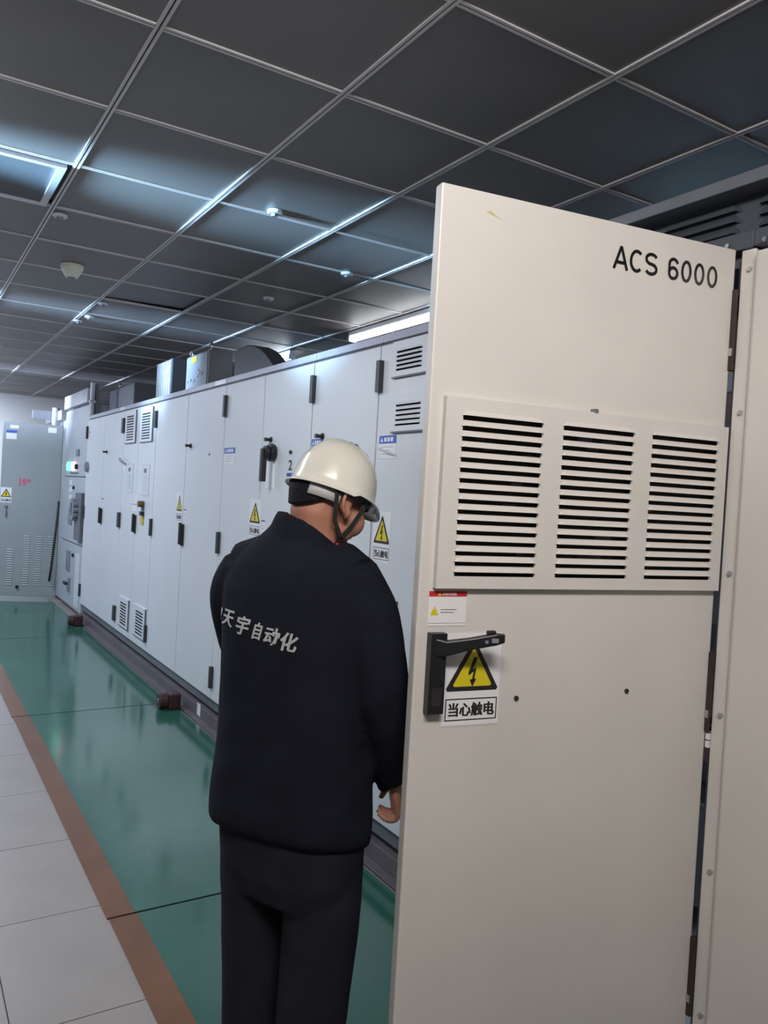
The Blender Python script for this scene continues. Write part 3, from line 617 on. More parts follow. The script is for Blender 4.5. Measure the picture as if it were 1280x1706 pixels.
# ------------------------------------------------------------------ switchgear at the far end
sg = empty('switchgear_cabinet', (XR, 9.78, 0), 'tall pale switchgear cabinet with green and red indicator lamps', 'cabinet')
S = sg.location; y0, y1 = 9.06, 10.50; sf = lambda y, z: rowframe(sg, y, z, XR+0.02)
mb = MB(); mb.box((XR+0.042, y0, 0.03), (XR+0.95, y1, 2.38), 'sg_pale'); mb.build('body', sg, S)
for (za, zb, nm) in ((1.575, 2.37, 'upper_door'), (0.80, 1.56, 'middle_door'), (0.06, 0.785, 'lower_door')):
    mb = MB(); mb.box((XR+0.02, y0+0.01, za), (XR+0.041, y1-0.01, zb), 'sg_pale'); o = mb.build(nm, sg, S, bevel=0.004)
    if nm == 'upper_door':
        m2 = MB(); m2.fbox(sf(9.68, 1.81), 0, 0.15, 0, 0.075, 0, 0.015, 'glass_grey'); m2.build('meter', o)
        m2 = MB(); m2.disc(sf(10.10, 1.69), 0, 0, 0, 0.03, 0.055, 'led_green', 14); m2.build('green_lamp', o)
        m2 = MB(); m2.disc(sf(9.80, 1.69), 0, 0, 0, 0.03, 0.055, 'led_red', 14); m2.build('red_lamp', o)
        m2 = MB(); m2.disc(sf(9.62, 1.685), 0, 0, 0, 0.03, 0.03, 'black', 12); m2.build('push_button', o)
        m2 = MB(); m2.fbox(sf(10.05, 1.60), 0, 0.5, 0, 0.02, 0.0005, 0.003, 'mid_grey'); m2.build('name_strip', o)
    elif nm == 'middle_door':
        for k in range(3):
            m2 = MB(); m2.fbox(sf(10.05, 1.30+0.085*k), 0, 0.17, 0, 0.055, 0.0005, 0.003, 'paper'); m2.build('name_plate', o)
        m2 = MB(); m2.fbox(sf(10.0, 1.0), 0, 0.22, 0, 0.20, 0.0005, 0.010, 'glass_grey'); m2.build('viewing_window', o)
        m2 = MB(); m2.fbox(sf(9.40, 0.86), 0, 0.33, 0, 0.53, 0.0, 0.05, 'mid_grey'); m2.build('breaker_recess', o, bevel=0.004)
        m2 = MB()
        for k in range(10):
            a = 2*PI*k/10; m2.tube([sf(9.32+0.1*math.cos(a), 1.20+0.1*math.sin(a))(0, 0, 0.05), sf(9.32+0.1*math.cos(a), 1.20+0.1*math.sin(a))(0, 0, 0.10)], 0.03, 'zinc', 8)
        m2.disc(sf(9.32, 1.20), 0, 0, 0.05, 0.09, 0.085, 'mid_grey', 16); m2.build('breaker_handwheel', o, smooth=False)
        m2 = MB(); m2.disc(sf(9.75, 1.44), 0, 0, 0, 0.02, 0.02, 'black', 10); m2.build('lock', o)
    else:
        m2 = MB(); m2.fbox(sf(10.0, 0.45), 0, 0.22, 0, 0.24, 0.0005, 0.010, 'glass_grey'); m2.build('viewing_window', o)
        m2 = MB(); m2.fbox(sf(9.75, 0.22), 0, 0.05, 0, 0.16, 0, 0.03, 'zinc'); m2.fbox(sf(9.75, 0.30), -0.12, 0.05, 0, 0.03, 0.03, 0.06, 'black'); m2.build('lever_handle', o)
        m2 = MB(); m2.disc(sf(9.6, 0.66), 0, 0, 0, 0.02, 0.022, 'black', 10); m2.build('lock', o)
        m2 = MB(); m2.fbox(sf(9.45, 0.10), 0, 0.24, 0, 0.60, 0.0005, 0.006, 'cab_white'); m2.build('side_cover', o)
mb = MB(); mb.box((XR-0.01, y0+0.04, 2.395), (XR+0.04, y1-0.02, 2.55), 'fixture'); mb.build('top_board', sg, S, bevel=0.004)
mb = MB(); mb.box((XR+0.041, y0, 2.381), (XR+0.95, y1, 2.394), 'mid_grey'); mb.build('top_plate', sg, S)
mb = MB(); mb.tube([(XR+0.03, 9.02, 2.24), (XR+0.03, 9.02, 2.60)], 0.028, 'fixture', 10); mb.box((XR+0.0, 8.99, 2.38), (XR+0.06, 9.055, 2.41), 'fixture'); mb.build('support_post', sg, S, smooth=False)
mb = MB(); mb.box((XR+0.06, 8.99, 2.24), (XR+0.09, 9.055, 2.58), 'mid_grey'); mb.build('cover_strip', sg, S)

# grey cabinet behind with its door standing open
gc = empty('grey_cabinet', (XR, 11.2, 0), 'grey control cabinet with open door marked red 19 and fine louvres, far end', 'cabinet')
G = gc.location
mb = MB(); mb.box((XR+0.05, 10.53, 0.03), (XR+0.95, 11.9, 2.28), 'sg_pale'); mb.build('body', gc, G)
mb = MB(); mb.box((XR-0.02, 10.62, 2.281), (XR+0.05, 11.85, 2.40), 'fixture'); mb.build('top_board', gc, G, bevel=0.004)
mb = MB(); mb.tube([(XR-0.04, 10.9, 2.17), (XR-0.04, 10.9, 2.44)], 0.045, 'fixture', 12); mb.box((XR-0.30, 11.0, 2.29), (XR-0.03, 11.06, 2.40), 'fixture'); mb.build('cable_gland_arm', gc, G)
dx, dy = 1.09-1.75, 10.77-10.55; wd = math.hypot(dx, dy); ga = math.atan2(dy, dx)
mb = MB(); mb.box((0, -0.03, 0.045), (wd, 0, 2.20), 'sg_grey'); gd = mb.build('door', gc, bevel=0.005); gd.location = (1.75-G.x, 10.55-G.y, 0); gd.rotation_euler.z = ga
fr = dfr(wd*0.97, 0.0)
mb = MB(); mb.fbox(fr, 0.02, 0.14, 2.07, 2.10, 0.0005, 0.002, 'sign_blue'); mb.fbox(fr, 0.02, 0.14, 1.99, 2.065, 0.0005, 0.002, 'paper'); mb.build('inspection_card', gd)
mb = MB(); mb.fbox(fr, 0.50, 0.60, 2.10, 2.165, 0.0005, 0.002, 'paper'); mb.build('paper_note', gd)
mb = MB(); mb.fbox(fr, 0.06, 0.16, 2.125, 2.165, 0.0005, 0.002, 'paper'); mb.build('paper_note', gd)
mb = MB(); add_text(mb, fr, '19', 0.195, 0.275, 1.415, 1.51, 0.001, 'num_red', 0.03); add_text(mb, fr, '#', 0.282, 0.33, 1.46, 1.51, 0.001, 'num_red', 0.01); mb.build('painted_number', gd)
mb = MB(); warning_sign(mb, dfr(wd*0.99, 1.20), 0.125, 0.19, 0.002); mb.build('warning_sticker', gd)
mb = MB(); mb.fbox(fr, 0.04, 0.07, 1.14, 1.165, 0, 0.02, 'mid_grey'); mb.fbox(fr, 0.045, 0.06, 1.04, 1.12, 0, 0.03, 'zinc'); mb.build('handle', gd)
lm = louver_mesh(0.085, 0.013, 0.006, 'sg_grey')
for c, n in ((0.13, 16), (0.27, 22), (0.41, 22), (0.55, 22)):
    if c == 0.13: c = 0.08
    for k in range(n):
        place(lm, 'louver', gd, (wd*0.97-c-0.085, 0.0, 0.18+0.029*k))
mb = MB(); mb.disc(dfr(0.45, 0.16), 0, 0, 0, 0.02, 0.02, 'black', 10); mb.build('bottom_lock', gd)
cb = MB(); cb.tube([(1.735, 10.52, 1.25), (1.72, 10.515, 0.95), (1.70, 10.51, 0.70), (1.68, 10.51, 0.42), (1.665, 10.515, 0.25)], 0.014, 'rubber_cable', 8)
tag(cb.build('cable', smooth=True), 'black cable hanging beside the grey open door edge', 'cable')

# ------------------------------------------------------------------ dark red lugs on the base
def lug(y, label, x=1.60):
    r = empty('base_clamp', (x+0.06, y, 0.0), label, 'clamp', 'dark red clamps at the cabinet base')
    mb = MB(); mb.box((x+0.03, y-0.055, 0.0075), (x+0.112, y+0.055, 0.115), 'oxide_red'); mb.build('block', r, r.location, bevel=0.012)
    mb = MB(); mb.tube([(x-0.03, y+0.0, 0.062), (x+0.029, y, 0.062)], [0.052, 0.054], 'oxide_red', 16); mb.build('cap', r, r.location, bevel=0.006)
    mb = MB(); mb.tube([(x-0.036, y, 0.062), (x-0.0302, y, 0.062)], [0.018, 0.022], 'base_grey', 12); mb.build('plug', r, r.location)
lug(5.30, 'dark red round-capped clamp on the floor just left of the man')
lug(8.65, 'dark red round-capped clamp on the floor near the switchgear')
mb = MB(); mb.box((1.7585, 4.985, 0.02), (1.7595, 5.05, 0.10), 'paper'); mb.build('base_tag', c5, c5.location)

# ------------------------------------------------------------------ ceiling fittings
def batten(y0, y1, x, label):
    r = empty('tube_light', (x, (y0+y1)/2, CEIL-0.01), label, 'lamp', 'tube lights behind the cabinets')
    mb = MB(); mb.box((x-0.03, y0, CEIL-0.045), (x+0.03, y1, CEIL-0.0065), 'fixture'); mb.build('housing', r, r.location, bevel=0.004)
    mb = MB()
    prof = [(math.cos(a)*0.034, -math.sin(a)*0.04) for a in [PI*k/8 for k in range(9)]]
    mb.rings([[(x+px, y, CEIL-0.0455+pz) for px, pz in prof] for y in (y0+0.03, y1-0.03)], 'tube_on'); mb.build('diffuser', r, r.location, smooth=False)
    for y in (y0, y1-0.029):
        mb = MB(); mb.box((x-0.034, y, CEIL-0.085), (x+0.034, y+0.029, CEIL-0.0455), 'fixture'); mb.build('end_cap', r, r.location)
batten(4.30, 5.52, 3.03, 'bright white tube light above the louvred cabinet')
batten(6.62, 7.84, 3.03, 'lit tube light end showing over the black fan housing')
# smoke detector
sd = empty('smoke_detector', (0.857, 5.14, CEIL-0.0), 'cream conical smoke detector on the dark ceiling', 'smoke detector')
c = sd.location
def turn(prof, key, name, root, n=20):
    mb = MB(); mb.rings([[(root.location.x+r*math.cos(2*PI*j/n), root.location.y+r*math.sin(2*PI*j/n), z) for j in range(n)] for r, z in prof], key); return mb.build(name, root, root.location, smooth=False)
turn([(0.068, CEIL+0.004), (0.068, CEIL-0.014)], 'det_cream', 'mounting_base', sd)
turn([(0.064, CEIL-0.0145), (0.062, CEIL-0.026), (0.038, CEIL-0.066), (0.033, CEIL-0.072)], 'det_cream', 'sensor_cone', sd)
turn([(0.024, CEIL-0.0725), (0.021, CEIL-0.079)], 'mid_grey', 'sensor_tip', sd)
for (x, y, lab) in ((0.635, 4.21, 'pale round ceiling cap beside the air grille corner'), (1.448, 3.445, 'shiny round ceiling cap in the middle of the ceiling'), (1.236, 6.05, 'small pale ceiling cap beyond the smoke detector, nearest of three'),
                    (1.25, 6.62, 'small pale ceiling cap beyond the smoke detector, middle of three'), (1.21, 6.86, 'small pale ceiling cap beyond the smoke detector, farthest of three'), (2.2, 4.105, 'small ceiling cap over the cabinets, right of the others'), (2.09, 5.0, 'faint small ceiling cap between the tube light and smoke detector')):
    r = empty('ceiling_cap', (x, y, CEIL), lab, 'sprinkler', 'round caps on the ceiling')
    turn([(0.036, CEIL+0.0045), (0.036, CEIL-0.004), (0.030, CEIL-0.010)], 'fixture', 'rim', r, 16)
    turn([(0.016, CEIL-0.0105), (0.014, CEIL-0.022)], 'mid_grey', 'sprinkler_head', r, 10)
# air grille
ag = empty('air_grille', (0.287, 3.805, CEIL), 'pale framed air grille set into the dark ceiling', 'air vent')
gx0, gx1, gy0, gy1 = GX+0.022, GX+T-0.035, GY+3*T+0.03, GY+4*T-0.012; A = ag.location
mb = MB()
for (a, b) in (((gx0, gy0, CEIL-0.010), (gx1, gy0+0.03, CEIL+0.01)), ((gx0, gy1-0.03, CEIL-0.010), (gx1, gy1, CEIL+0.01)), ((gx0, gy0+0.03, CEIL-0.010), (gx0+0.03, gy1-0.03, CEIL+0.01)), ((gx1-0.03, gy0+0.03, CEIL-0.010), (gx1, gy1-0.03, CEIL+0.01))): mb.box(a, b, 'fixture')
mb.build('frame', ag, A)
mb = MB(); mb.box((gx0+0.031, gy0+0.031, CEIL+0.022), (gx1-0.031, gy1-0.031, CEIL+0.028), 'inside'); mb.build('backing', ag, A)
mb = MB()
mb.poly([(gx0+0.031, -0.012, 0.014), (gx1-0.031, -0.012, 0.014), (gx1-0.031, 0.012, -0.003), (gx0+0.031, 0.012, -0.003)], 'mid_grey')
mb.poly([(gx0+0.031, -0.012, 0.0155), (gx0+0.031, 0.012, -0.0015), (gx1-0.031, 0.012, -0.0015), (gx1-0.031, -0.012, 0.0155)], 'mid_grey')
sl = mb.mesh('slat', (A.x, 0, 0))
nS = 18
for k in range(nS): place(sl, 'slat', ag, (0, gy0+0.045+(gy1-gy0-0.09)*k/(nS-1)-A.y, CEIL-A.z))

#PERSON#
# ------------------------------------------------------------------ the man
# local frame: r = to the photographer's right, f = away from the photographer, z up; feet at the origin of the object
PO = Vector((0.8063, 1.6770, 0.0)) - Vector((cy_, -sy_, 0))*(-0.199)      # point on the viewing axis at 1.85 m
PL = Vector((0.80, 1.66, 0.0))
ER = Vector((cy_, -sy_, 0)); EF = Vector((sy_, cy_, 0))
def W(r, f, z): return PO + ER*r + EF*f + Vector((0, 0, z))
PHI = math.radians(35)
FB = (math.sin(PHI), math.cos(PHI)); RB = (math.cos(PHI), -math.sin(PHI))    # body forward / body right in (r,f)
def ring_b(rc, fc, z, a, b, n=28, sq=2.4, tiltf=0.0, phi=None, tiltx=0.0):
    fb, rb = FB, RB
    if phi is not None: fb = (math.sin(phi), math.cos(phi)); rb = (math.cos(phi), -math.sin(phi))
    out = []
    for j in range(n):
        t = 2*PI*j/n; c, s = math.cos(t), math.sin(t)
        x = a*math.copysign(abs(c)**(2/sq), c); y = b*math.copysign(abs(s)**(2/sq), s)
        out.append(W(rc + x*rb[0] + y*fb[0], fc + x*rb[1] + y*fb[1], z + tiltf*y + tiltx*x))
    return out
def lerp_rings(rows, n=28, sq=2.4):
    return [ring_b(*r[:5], n=n, sq=sq, tiltf=(r[5] if len(r) > 5 else 0), tiltx=(r[6] if len(r) > 6 else 0)) for r in rows]
def smooth_path(pts, rad, k=5):
    """Catmull-Rom through (r,f,z) points with radii"""
    P = [Vector(p) for p in pts]; out = []; rr = []
    for i in range(len(P)-1):
        p0 = P[max(i-1, 0)]; p1 = P[i]; p2 = P[i+1]; p3 = P[min(i+2, len(P)-1)]
        for s in range(k):
            t = s/k
            out.append(0.5*((2*p1)+(p2-p0)*t+(2*p0-5*p1+4*p2-p3)*t*t+(3*p1-p0-3*p2+p3)*t**3)); rr.append(rad[i]+(rad[i+1]-rad[i])*t)
    out.append(P[-1]); rr.append(rad[-1])
    return [W(*p) for p in out], rr
def limb(mb, pts, rad, key, n=16, k=5):
    p, r = smooth_path(pts, rad, k); mb.tube(p, r, key, n)
def fuse(mb, name, key, voxel, smooth_it=6, fold=None):
    """union of overlapping closed pieces -> one continuous smooth mesh"""
    me = mb.mesh(name+'_raw'); o = bpy.data.objects.new(name+'_raw', me); COL.objects.link(o)
    rm = o.modifiers.new('remesh', 'REMESH'); rm.mode = 'VOXEL'; rm.voxel_size = voxel
    sm = o.modifiers.new('smooth', 'SMOOTH'); sm.factor = 0.5; sm.iterations = smooth_it
    dg = bpy.context.evaluated_depsgraph_get(); dg.update()
    me2 = bpy.data.meshes.new_from_object(o.evaluated_get(dg)); me2.name = name
    bpy.data.objects.remove(o); bpy.data.meshes.remove(me)
    if fold:
        me2.update()
        nr = [v.normal.copy() for v in me2.vertices]
        for v, nn in zip(me2.vertices, nr): v.co += nn*fold(v.co)
    for v in me2.vertices: v.co -= PL
    me2.materials.clear(); me2.materials.append(M[key])
    for p in me2.polygons: p.use_smooth = True; p.material_index = 0
    me2.update(); return me2
def local(p):      # world -> (r,f,z)
    d = Vector(p)-PO; return d.dot(ER), d.dot(EF), d.z

# ---- head frame
HC = (-0.128, 0.035, 1.530); HPSI = math.radians(48); HP = math.radians(19)
def hd(x, y, z):
    """head coords: x to his right, y forward, z up"""
    Fh = Vector((math.sin(HPSI), math.cos(HPSI), 0)); Rh = Vector((math.cos(HPSI), -math.sin(HPSI), 0)); Z = Vector((0, 0, 1))
    f = Fh*math.cos(HP) - Z*math.sin(HP); u = Fh*math.sin(HP) + Z*math.cos(HP)
    q = Vector(HC) + Rh*x + f*y + u*z
    return W(*q)
def hball(mb, c, rad, key, nu=20, nv=12):
    rr = []
    for i in range(nv+1):
        th = min(max(PI*i/nv, 0.02), PI-0.02)
        rr.append([hd(c[0]+rad[0]*math.sin(th)*math.cos(2*PI*j/nu), c[1]+rad[1]*math.sin(th)*math.sin(2*PI*j/nu), c[2]+rad[2]*math.cos(th)) for j in range(nu)])
    mb.rings(rr, key)

# ---- body: one continuous skin mesh (head, neck, trunk, arms, hands, legs)
mb = MB(); K = 'skin'
hball(mb, (0, -0.008, 0.040), (0.074, 0.094, 0.090), K)
hball(mb, (0, 0.028, -0.030), (0.063, 0.062, 0.078), K)
hball(mb, (0, 0.030, -0.062), (0.056, 0.050, 0.050), K)
hball(mb, (0, 0.066, -0.098), (0.026, 0.024, 0.022), K)           # chin
hball(mb, (0, 0.082, 0.022), (0.050, 0.016, 0.013), K)            # brow
for s in (-1, 1):
    hball(mb, (s*0.044, 0.048, -0.042), (0.026, 0.036, 0.036), K)  # cheek bones
    hball(mb, (s*0.052, 0.022, -0.075), (0.012, 0.030, 0.020), K)  # jaw corner
    # ear: rim, lobe, root
    hball(mb, (s*0.074, -0.008, -0.012), (0.010, 0.018, 0.028), K, 12, 8)
    mb.tube([hd(s*(0.084+0.007*math.sin(a)), -0.006-0.025*math.sin(a)*1.0, -0.008+0.032*math.cos(a)) for a in [math.radians(-25+20*k) for k in range(11)]], 0.0056, K, 8)
    hball(mb, (s*0.081, -0.002, -0.038), (0.008, 0.012, 0.013), K, 12, 8)
mb.tube([hd(0, 0.086, 0.012), hd(0, 0.098, -0.012), hd(0, 0.106, -0.030), hd(0, 0.092, -0.038)], [0.008, 0.010, 0.013, 0.010], K, 10)
for s in (-1, 1): hball(mb, (s*0.011, 0.094, -0.034), (0.008, 0.009, 0.007), K, 10, 8)
hball(mb, (0, 0.086, -0.060), (0.022, 0.008, 0.006), K, 12, 8); hball(mb, (0, 0.085, -0.070), (0.019, 0.008, 0.006), K, 12, 8)
np_ = [hd(0, -0.028, 0.0), hd(0, -0.030, -0.05), W(-0.162, 0.012, 1.445), W(-0.178, 0.0, 1.39)]
mb.tube(np_, [0.062, 0.060, 0.060, 0.075], K, 20)
mb.rings(lerp_rings([(-0.178, 0.005, 1.40, 0.10, 0.055), (-0.182, 0.005, 1.36, 0.155, 0.07), (-0.184, 0.0, 1.25, 0.165, 0.085), (-0.184, 0.0, 1.05, 0.155, 0.085), (-0.182, 0.0, 0.90, 0.155, 0.09), (-0.178, 0.0, 0.76, 0.145, 0.095)]), K)
RA = [(-0.060, -0.085, 1.345), (-0.018, -0.10, 1.235), (0.012, -0.095, 1.115), (0.040, -0.035, 0.985), (0.062, 0.030, 0.868)]
LA = [(-0.325, 0.085, 1.345), (-0.335, 0.13, 1.235), (-0.320, 0.185, 1.115), (-0.230, 0.285, 1.06), (-0.140, 0.370, 1.06)]
limb(mb, RA, [0.042, 0.040, 0.035, 0.031, 0.026], K)
limb(mb, LA, [0.042, 0.040, 0.035, 0.031, 0.026], K)
# right hand hangs half closed, palm towards the thigh, fingers curling back to the left
def finger(mb, pts, r0): limb(mb, pts, [r0, r0*0.95, r0*0.9, r0*0.72], K, 10, 3)
mb.rings([[Vector(W(rc+0.017*math.cos(2*PI*j/16), fc+hw*math.sin(2*PI*j/16), z)) for j in range(16)] for rc, fc, hw, z in ((0.061, 0.030, 0.028, 0.872), (0.064, 0.032, 0.036, 0.848), (0.069, 0.032, 0.042, 0.822), (0.073, 0.032, 0.042, 0.802), (0.074, 0.032, 0.038, 0.793))], K)
for k, (df, ln) in enumerate(((-0.034, 0.82), (-0.012, 0.95), (0.011, 1.0), (0.033, 0.92))):
    f0 = 0.032+df*0.95
    finger(mb, [(0.075, f0, 0.800), (0.071, f0, 0.800-0.026*ln), (0.071-0.026*ln, f0+0.001, 0.800-0.030*ln), (0.071-0.046*ln, f0+0.001, 0.800-0.018*ln)], 0.0088)
finger(mb, [(0.060, 0.064, 0.848), (0.050, 0.082, 0.826), (0.040, 0.088, 0.808), (0.032, 0.086, 0.792)], 0.0095)
# left hand reaches forward into the open bay
mb.rings([[Vector(W(-0.140+0.045*t+0.020*math.cos(2*PI*j/16), 0.370+0.05*t+0.0*t, 1.06+hw*math.sin(2*PI*j/16))) for j in range(16)] for t, hw in ((0, 0.026), (0.4, 0.036), (0.8, 0.042), (1.2, 0.040), (1.45, 0.034))], K)
for df, ln in ((-0.034, 0.82), (-0.012, 0.95), (0.011, 1.0), (0.033, 0.92)):
    finger(mb, [(-0.082, 0.438, 1.06+df), (-0.058, 0.462, 1.058+df), (-0.036, 0.470, 1.052+df), (-0.022, 0.464, 1.044+df)], 0.0088)
finger(mb, [(-0.125, 0.378, 1.086), (-0.106, 0.386, 1.100), (-0.090, 0.402, 1.106), (-0.078, 0.418, 1.104)], 0.0100)
RLEG = [(-0.098, -0.030, 0.80), (-0.098, -0.045, 0.62), (-0.100, -0.045, 0.45), (-0.102, -0.055, 0.28), (-0.102, -0.055, 0.09)]
LLEG = [(-0.258, 0.050, 0.80), (-0.258, 0.050, 0.62), (-0.255, 0.050, 0.45), (-0.255, 0.045, 0.28), (-0.255, 0.045, 0.09)]
for lg in (RLEG, LLEG):
    limb(mb, lg, [0.070, 0.062, 0.046, 0.046, 0.034], K)
    e = lg[-1]; limb(mb, [(e[0], e[1], 0.10), (e[0]+FB[0]*0.02, e[1]+FB[1]*0.02, 0.055), (e[0]+FB[0]*0.12, e[1]+FB[1]*0.12, 0.042)], [0.034, 0.036, 0.026], K, 12, 3)
body_me = fuse(mb, 'person', K, 0.0042, 4)
person = bpy.data.objects.new('person', body_me); COL.objects.link(person); person.location = PL
tag(person, 'man in dark jacket and white hard hat standing behind the open door, head bowed', 'person')

# ---- jacket
def fold(co):
    r, f, z = local(co)
    n1 = noise.noise(Vector((r*6, f*6, z*3.0))); n2 = noise.noise(Vector((r*13+4, f*13, z*7)))
    n3 = noise.noise(Vector((r*9+9, f*9, (z-0.6*r)*16)))
    lowr = max(0.0, min(1.0, (1.35-z)/0.4))
    return 0.005*n1*lowr + 0.0032*n2 + 0.003*n3*lowr
mb = MB(); K = 'cloth'
mb.rings(lerp_rings([(-0.174, 0.010, 1.425, 0.090, 0.074, -0.35, -0.2), (-0.175, 0.010, 1.412, 0.120, 0.084, -0.25, -0.1), (-0.178, 0.008, 1.395, 0.158, 0.096, -0.12), (-0.182, 0.006, 1.370, 0.190, 0.108), (-0.186, 0.0, 1.31, 0.212, 0.118),
    (-0.187, -0.004, 1.22, 0.202, 0.126), (-0.186, -0.004, 1.10, 0.197, 0.128), (-0.184, -0.002, 0.98, 0.198, 0.132), (-0.183, 0.0, 0.88, 0.203, 0.138), (-0.183, 0.0, 0.80, 0.206, 0.140, -0.1, 0.03), (-0.183, 0.0, 0.752, 0.206, 0.138, -0.22, 0.07), (-0.181, 0.0, 0.735, 0.199, 0.132, -0.22, 0.07)], n=32, sq=2.5), K)
limb(mb, [(-0.062, -0.075, 1.352), (-0.022, -0.092, 1.27), (0.004, -0.100, 1.165), (0.020, -0.085, 1.075), (0.040, -0.030, 0.965), (0.058, 0.020, 0.882)], [0.066, 0.071, 0.069, 0.066, 0.056, 0.048], K, 18)
limb(mb, [(-0.322, 0.080, 1.348), (-0.350, 0.105, 1.28), (-0.340, 0.150, 1.17), (-0.310, 0.190, 1.10), (-0.230, 0.285, 1.06), (-0.165, 0.345, 1.06)], [0.066, 0.070, 0.067, 0.064, 0.055, 0.048], K, 18)
# shoulder slope
limb(mb, [(-0.250, 0.040, 1.395), (-0.325, 0.078, 1.352)], [0.052, 0.064], K, 14)
limb(mb, [(-0.105, -0.035, 1.392), (-0.058, -0.075, 1.350)], [0.052, 0.064], K, 14)
limb(mb, [(0.040, 0.0, 0.91), (0.038, 0.006, 0.87), (0.036, 0.010, 0.842)], [0.020, 0.016, 0.013], K, 12)
# collar, higher at the nape
def collar(z0, z1, a0, a1, b0, b1, rc0, rc1, t0, t1):
    rr = []
    for k in range(6):
        t = k/5; rr.append(ring_b(rc0+(rc1-rc0)*t, 0.012, z0+(z1-z0)*t, a0+(a1-a0)*t, b0+(b1-b0)*t, n=28, sq=2.1, tiltf=t0+(t1-t0)*t, tiltx=-0.25*t))
    mb.rings(rr, K)
collar(1.390, 1.446, 0.118, 0.080, 0.094, 0.075, -0.174, -0.172, -0.15, -0.62)
jacket_me = fuse(mb, 'jacket', K, 0.0075, 5, fold)
jacket = bpy.data.objects.new('jacket', jacket_me); COL.objects.link(jacket); jacket.parent = person
# lettering across the back, laid onto the cloth
bvh = BVHTree.FromPolygons([v.co+PL for v in jacket_me.vertices], [list(p.vertices) for p in jacket_me.polygons])
BN = Vector(ER*FB[0] + EF*FB[1])       # body forward in world
def onback(r, z):
    """cloth point seen at lateral r, height z from behind"""
    org = W(r, -0.9, z); hit = bvh.ray_cast(org, EF)
    if hit[0] is None: return None
    return hit[0] + hit[1]*(0.0022 if hit[1].dot(EF) < 0 else -0.0022)
def cloth_text(body, r0, r1, z0, z1, slope, shear=0.22, bold=0.012):
    vs_, fs = text_geo(body, bold); mb = MB(); pts = []
    bmx = bmesh.new(); vv = [bmx.verts.new((a, b, 0)) for a, b in vs_]
    for f in fs:
        try: bmx.faces.new([vv[i] for i in f])
        except ValueError: pass
    bmesh.ops.triangulate(bmx, faces=bmx.faces); bmesh.ops.subdivide_edges(bmx, edges=[e for e in bmx.edges if e.calc_length() > 0.25], cuts=2)
    bmesh.ops.triangulate(bmx, faces=bmx.faces)
    bmx.verts.index_update()
    for v in bmx.verts:
        a, b = v.co.x, v.co.y
        r = r0+(r1-r0)*a + shear*(b-0.5)*(z1-z0); z = z0+(z1-z0)*b + slope*(r-r0)
        p = onback(r, z); pts.append(p)
    for f in bmx.faces:
        q = [pts[v.index] for v in f.verts]
        if all(p is not None for p in q): mb.poly(q, 'print')
    bmx.free(); return mb
# characters of the print; each about 3 cm on the cloth
chars = [('!', -0.3745, -0.3685, 1.226, 1.256), ('天', -0.362, -0.330, 1.220, 1.258), ('宇', -0.320, -0.288, 1.210, 1.252), ('自', -0.275, -0.256, 1.206, 1.244), ('动', -0.247, -0.212, 1.200, 1.239), ('化', -0.209, -0.170, 1.193, 1.234)]
for ch, r0, r1, z0, z1 in chars:
    m2 = cloth_text(ch, r0, r1, z0, z1, -0.03); m3 = cloth_text(ch, r0+0.0016, r1+0.0016, z0-0.0006, z1-0.0006, -0.03)
    for f in m3.f: m2.poly([m3.v[i] for i in f], 'print')
    m2.build('printed_character', jacket, PL)

# ---- trousers
def tfold(co):
    r, f, z = local(co)
    return 0.006*noise.noise(Vector((r*5, f*5, z*3.5+7))) + 0.003*noise.noise(Vector((r*11, f*11, (z+0.8*r)*12)))
mb = MB(); K = 'trousers'
mb.rings(lerp_rings([(-0.180, 0.0, 0.93, 0.165, 0.105), (-0.178, 0.0, 0.82, 0.182, 0.118), (-0.176, 0.0, 0.73, 0.186, 0.122), (-0.175, 0.0, 0.66, 0.182, 0.116), (-0.176, 0.0, 0.60, 0.165, 0.098)], n=32), K)
limb(mb, [(-0.092, -0.035, 0.72), (-0.090, -0.045, 0.60), (-0.096, -0.048, 0.45), (-0.104, -0.055, 0.28), (-0.106, -0.055, 0.07)], [0.088, 0.092, 0.086, 0.080, 0.078], K, 20)
limb(mb, [(-0.262, 0.045, 0.72), (-0.258, 0.05, 0.60), (-0.256, 0.050, 0.45), (-0.252, 0.045, 0.28), (-0.252, 0.045, 0.07)], [0.088, 0.088, 0.082, 0.076, 0.074], K, 20)
tr_me = fuse(mb, 'trousers', K, 0.0085, 4, tfold)
tr = bpy.data.objects.new('trousers', tr_me); COL.objects.link(tr); tr.parent = person
# ---- shoes
for (r0, f0) in ((-0.106, -0.055), (-0.252, 0.045)):
    mb = MB(); rr = []
    for (d, hw, h) in ((-0.07, 0.026, 0.055), (-0.05, 0.038, 0.085), (0.0, 0.040, 0.095), (0.06, 0.044, 0.075), (0.12, 0.050, 0.058), (0.17, 0.044, 0.048), (0.20, 0.026, 0.036)):
        rr.append([W(r0+FB[0]*d+RB[0]*x, f0+FB[1]*d+RB[1]*x, z) for x, z in ((-hw, 0.0075), (hw, 0.0075), (hw, h*0.5), (hw*0.6, h), (-hw*0.6, h), (-hw, h*0.5))])
    mb.rings(rr, 'black'); o = mb.build('shoe', person, PL, smooth=True, bevel=0.006)
# ---- collar of the red undershirt, at the throat
mb = MB(); rr = []
for k in range(7):
    x = -0.02+0.012*k
    p = [hd(0.058-0.006*k, 0.010+0.012*k, -0.112+0.003*k-0.002*j) for j in range(1)][0]
    rr.append(p)
mb.tube(rr, 0.008, 'red_shirt', 8); mb.build('shirt_collar', person, PL, smooth=True)

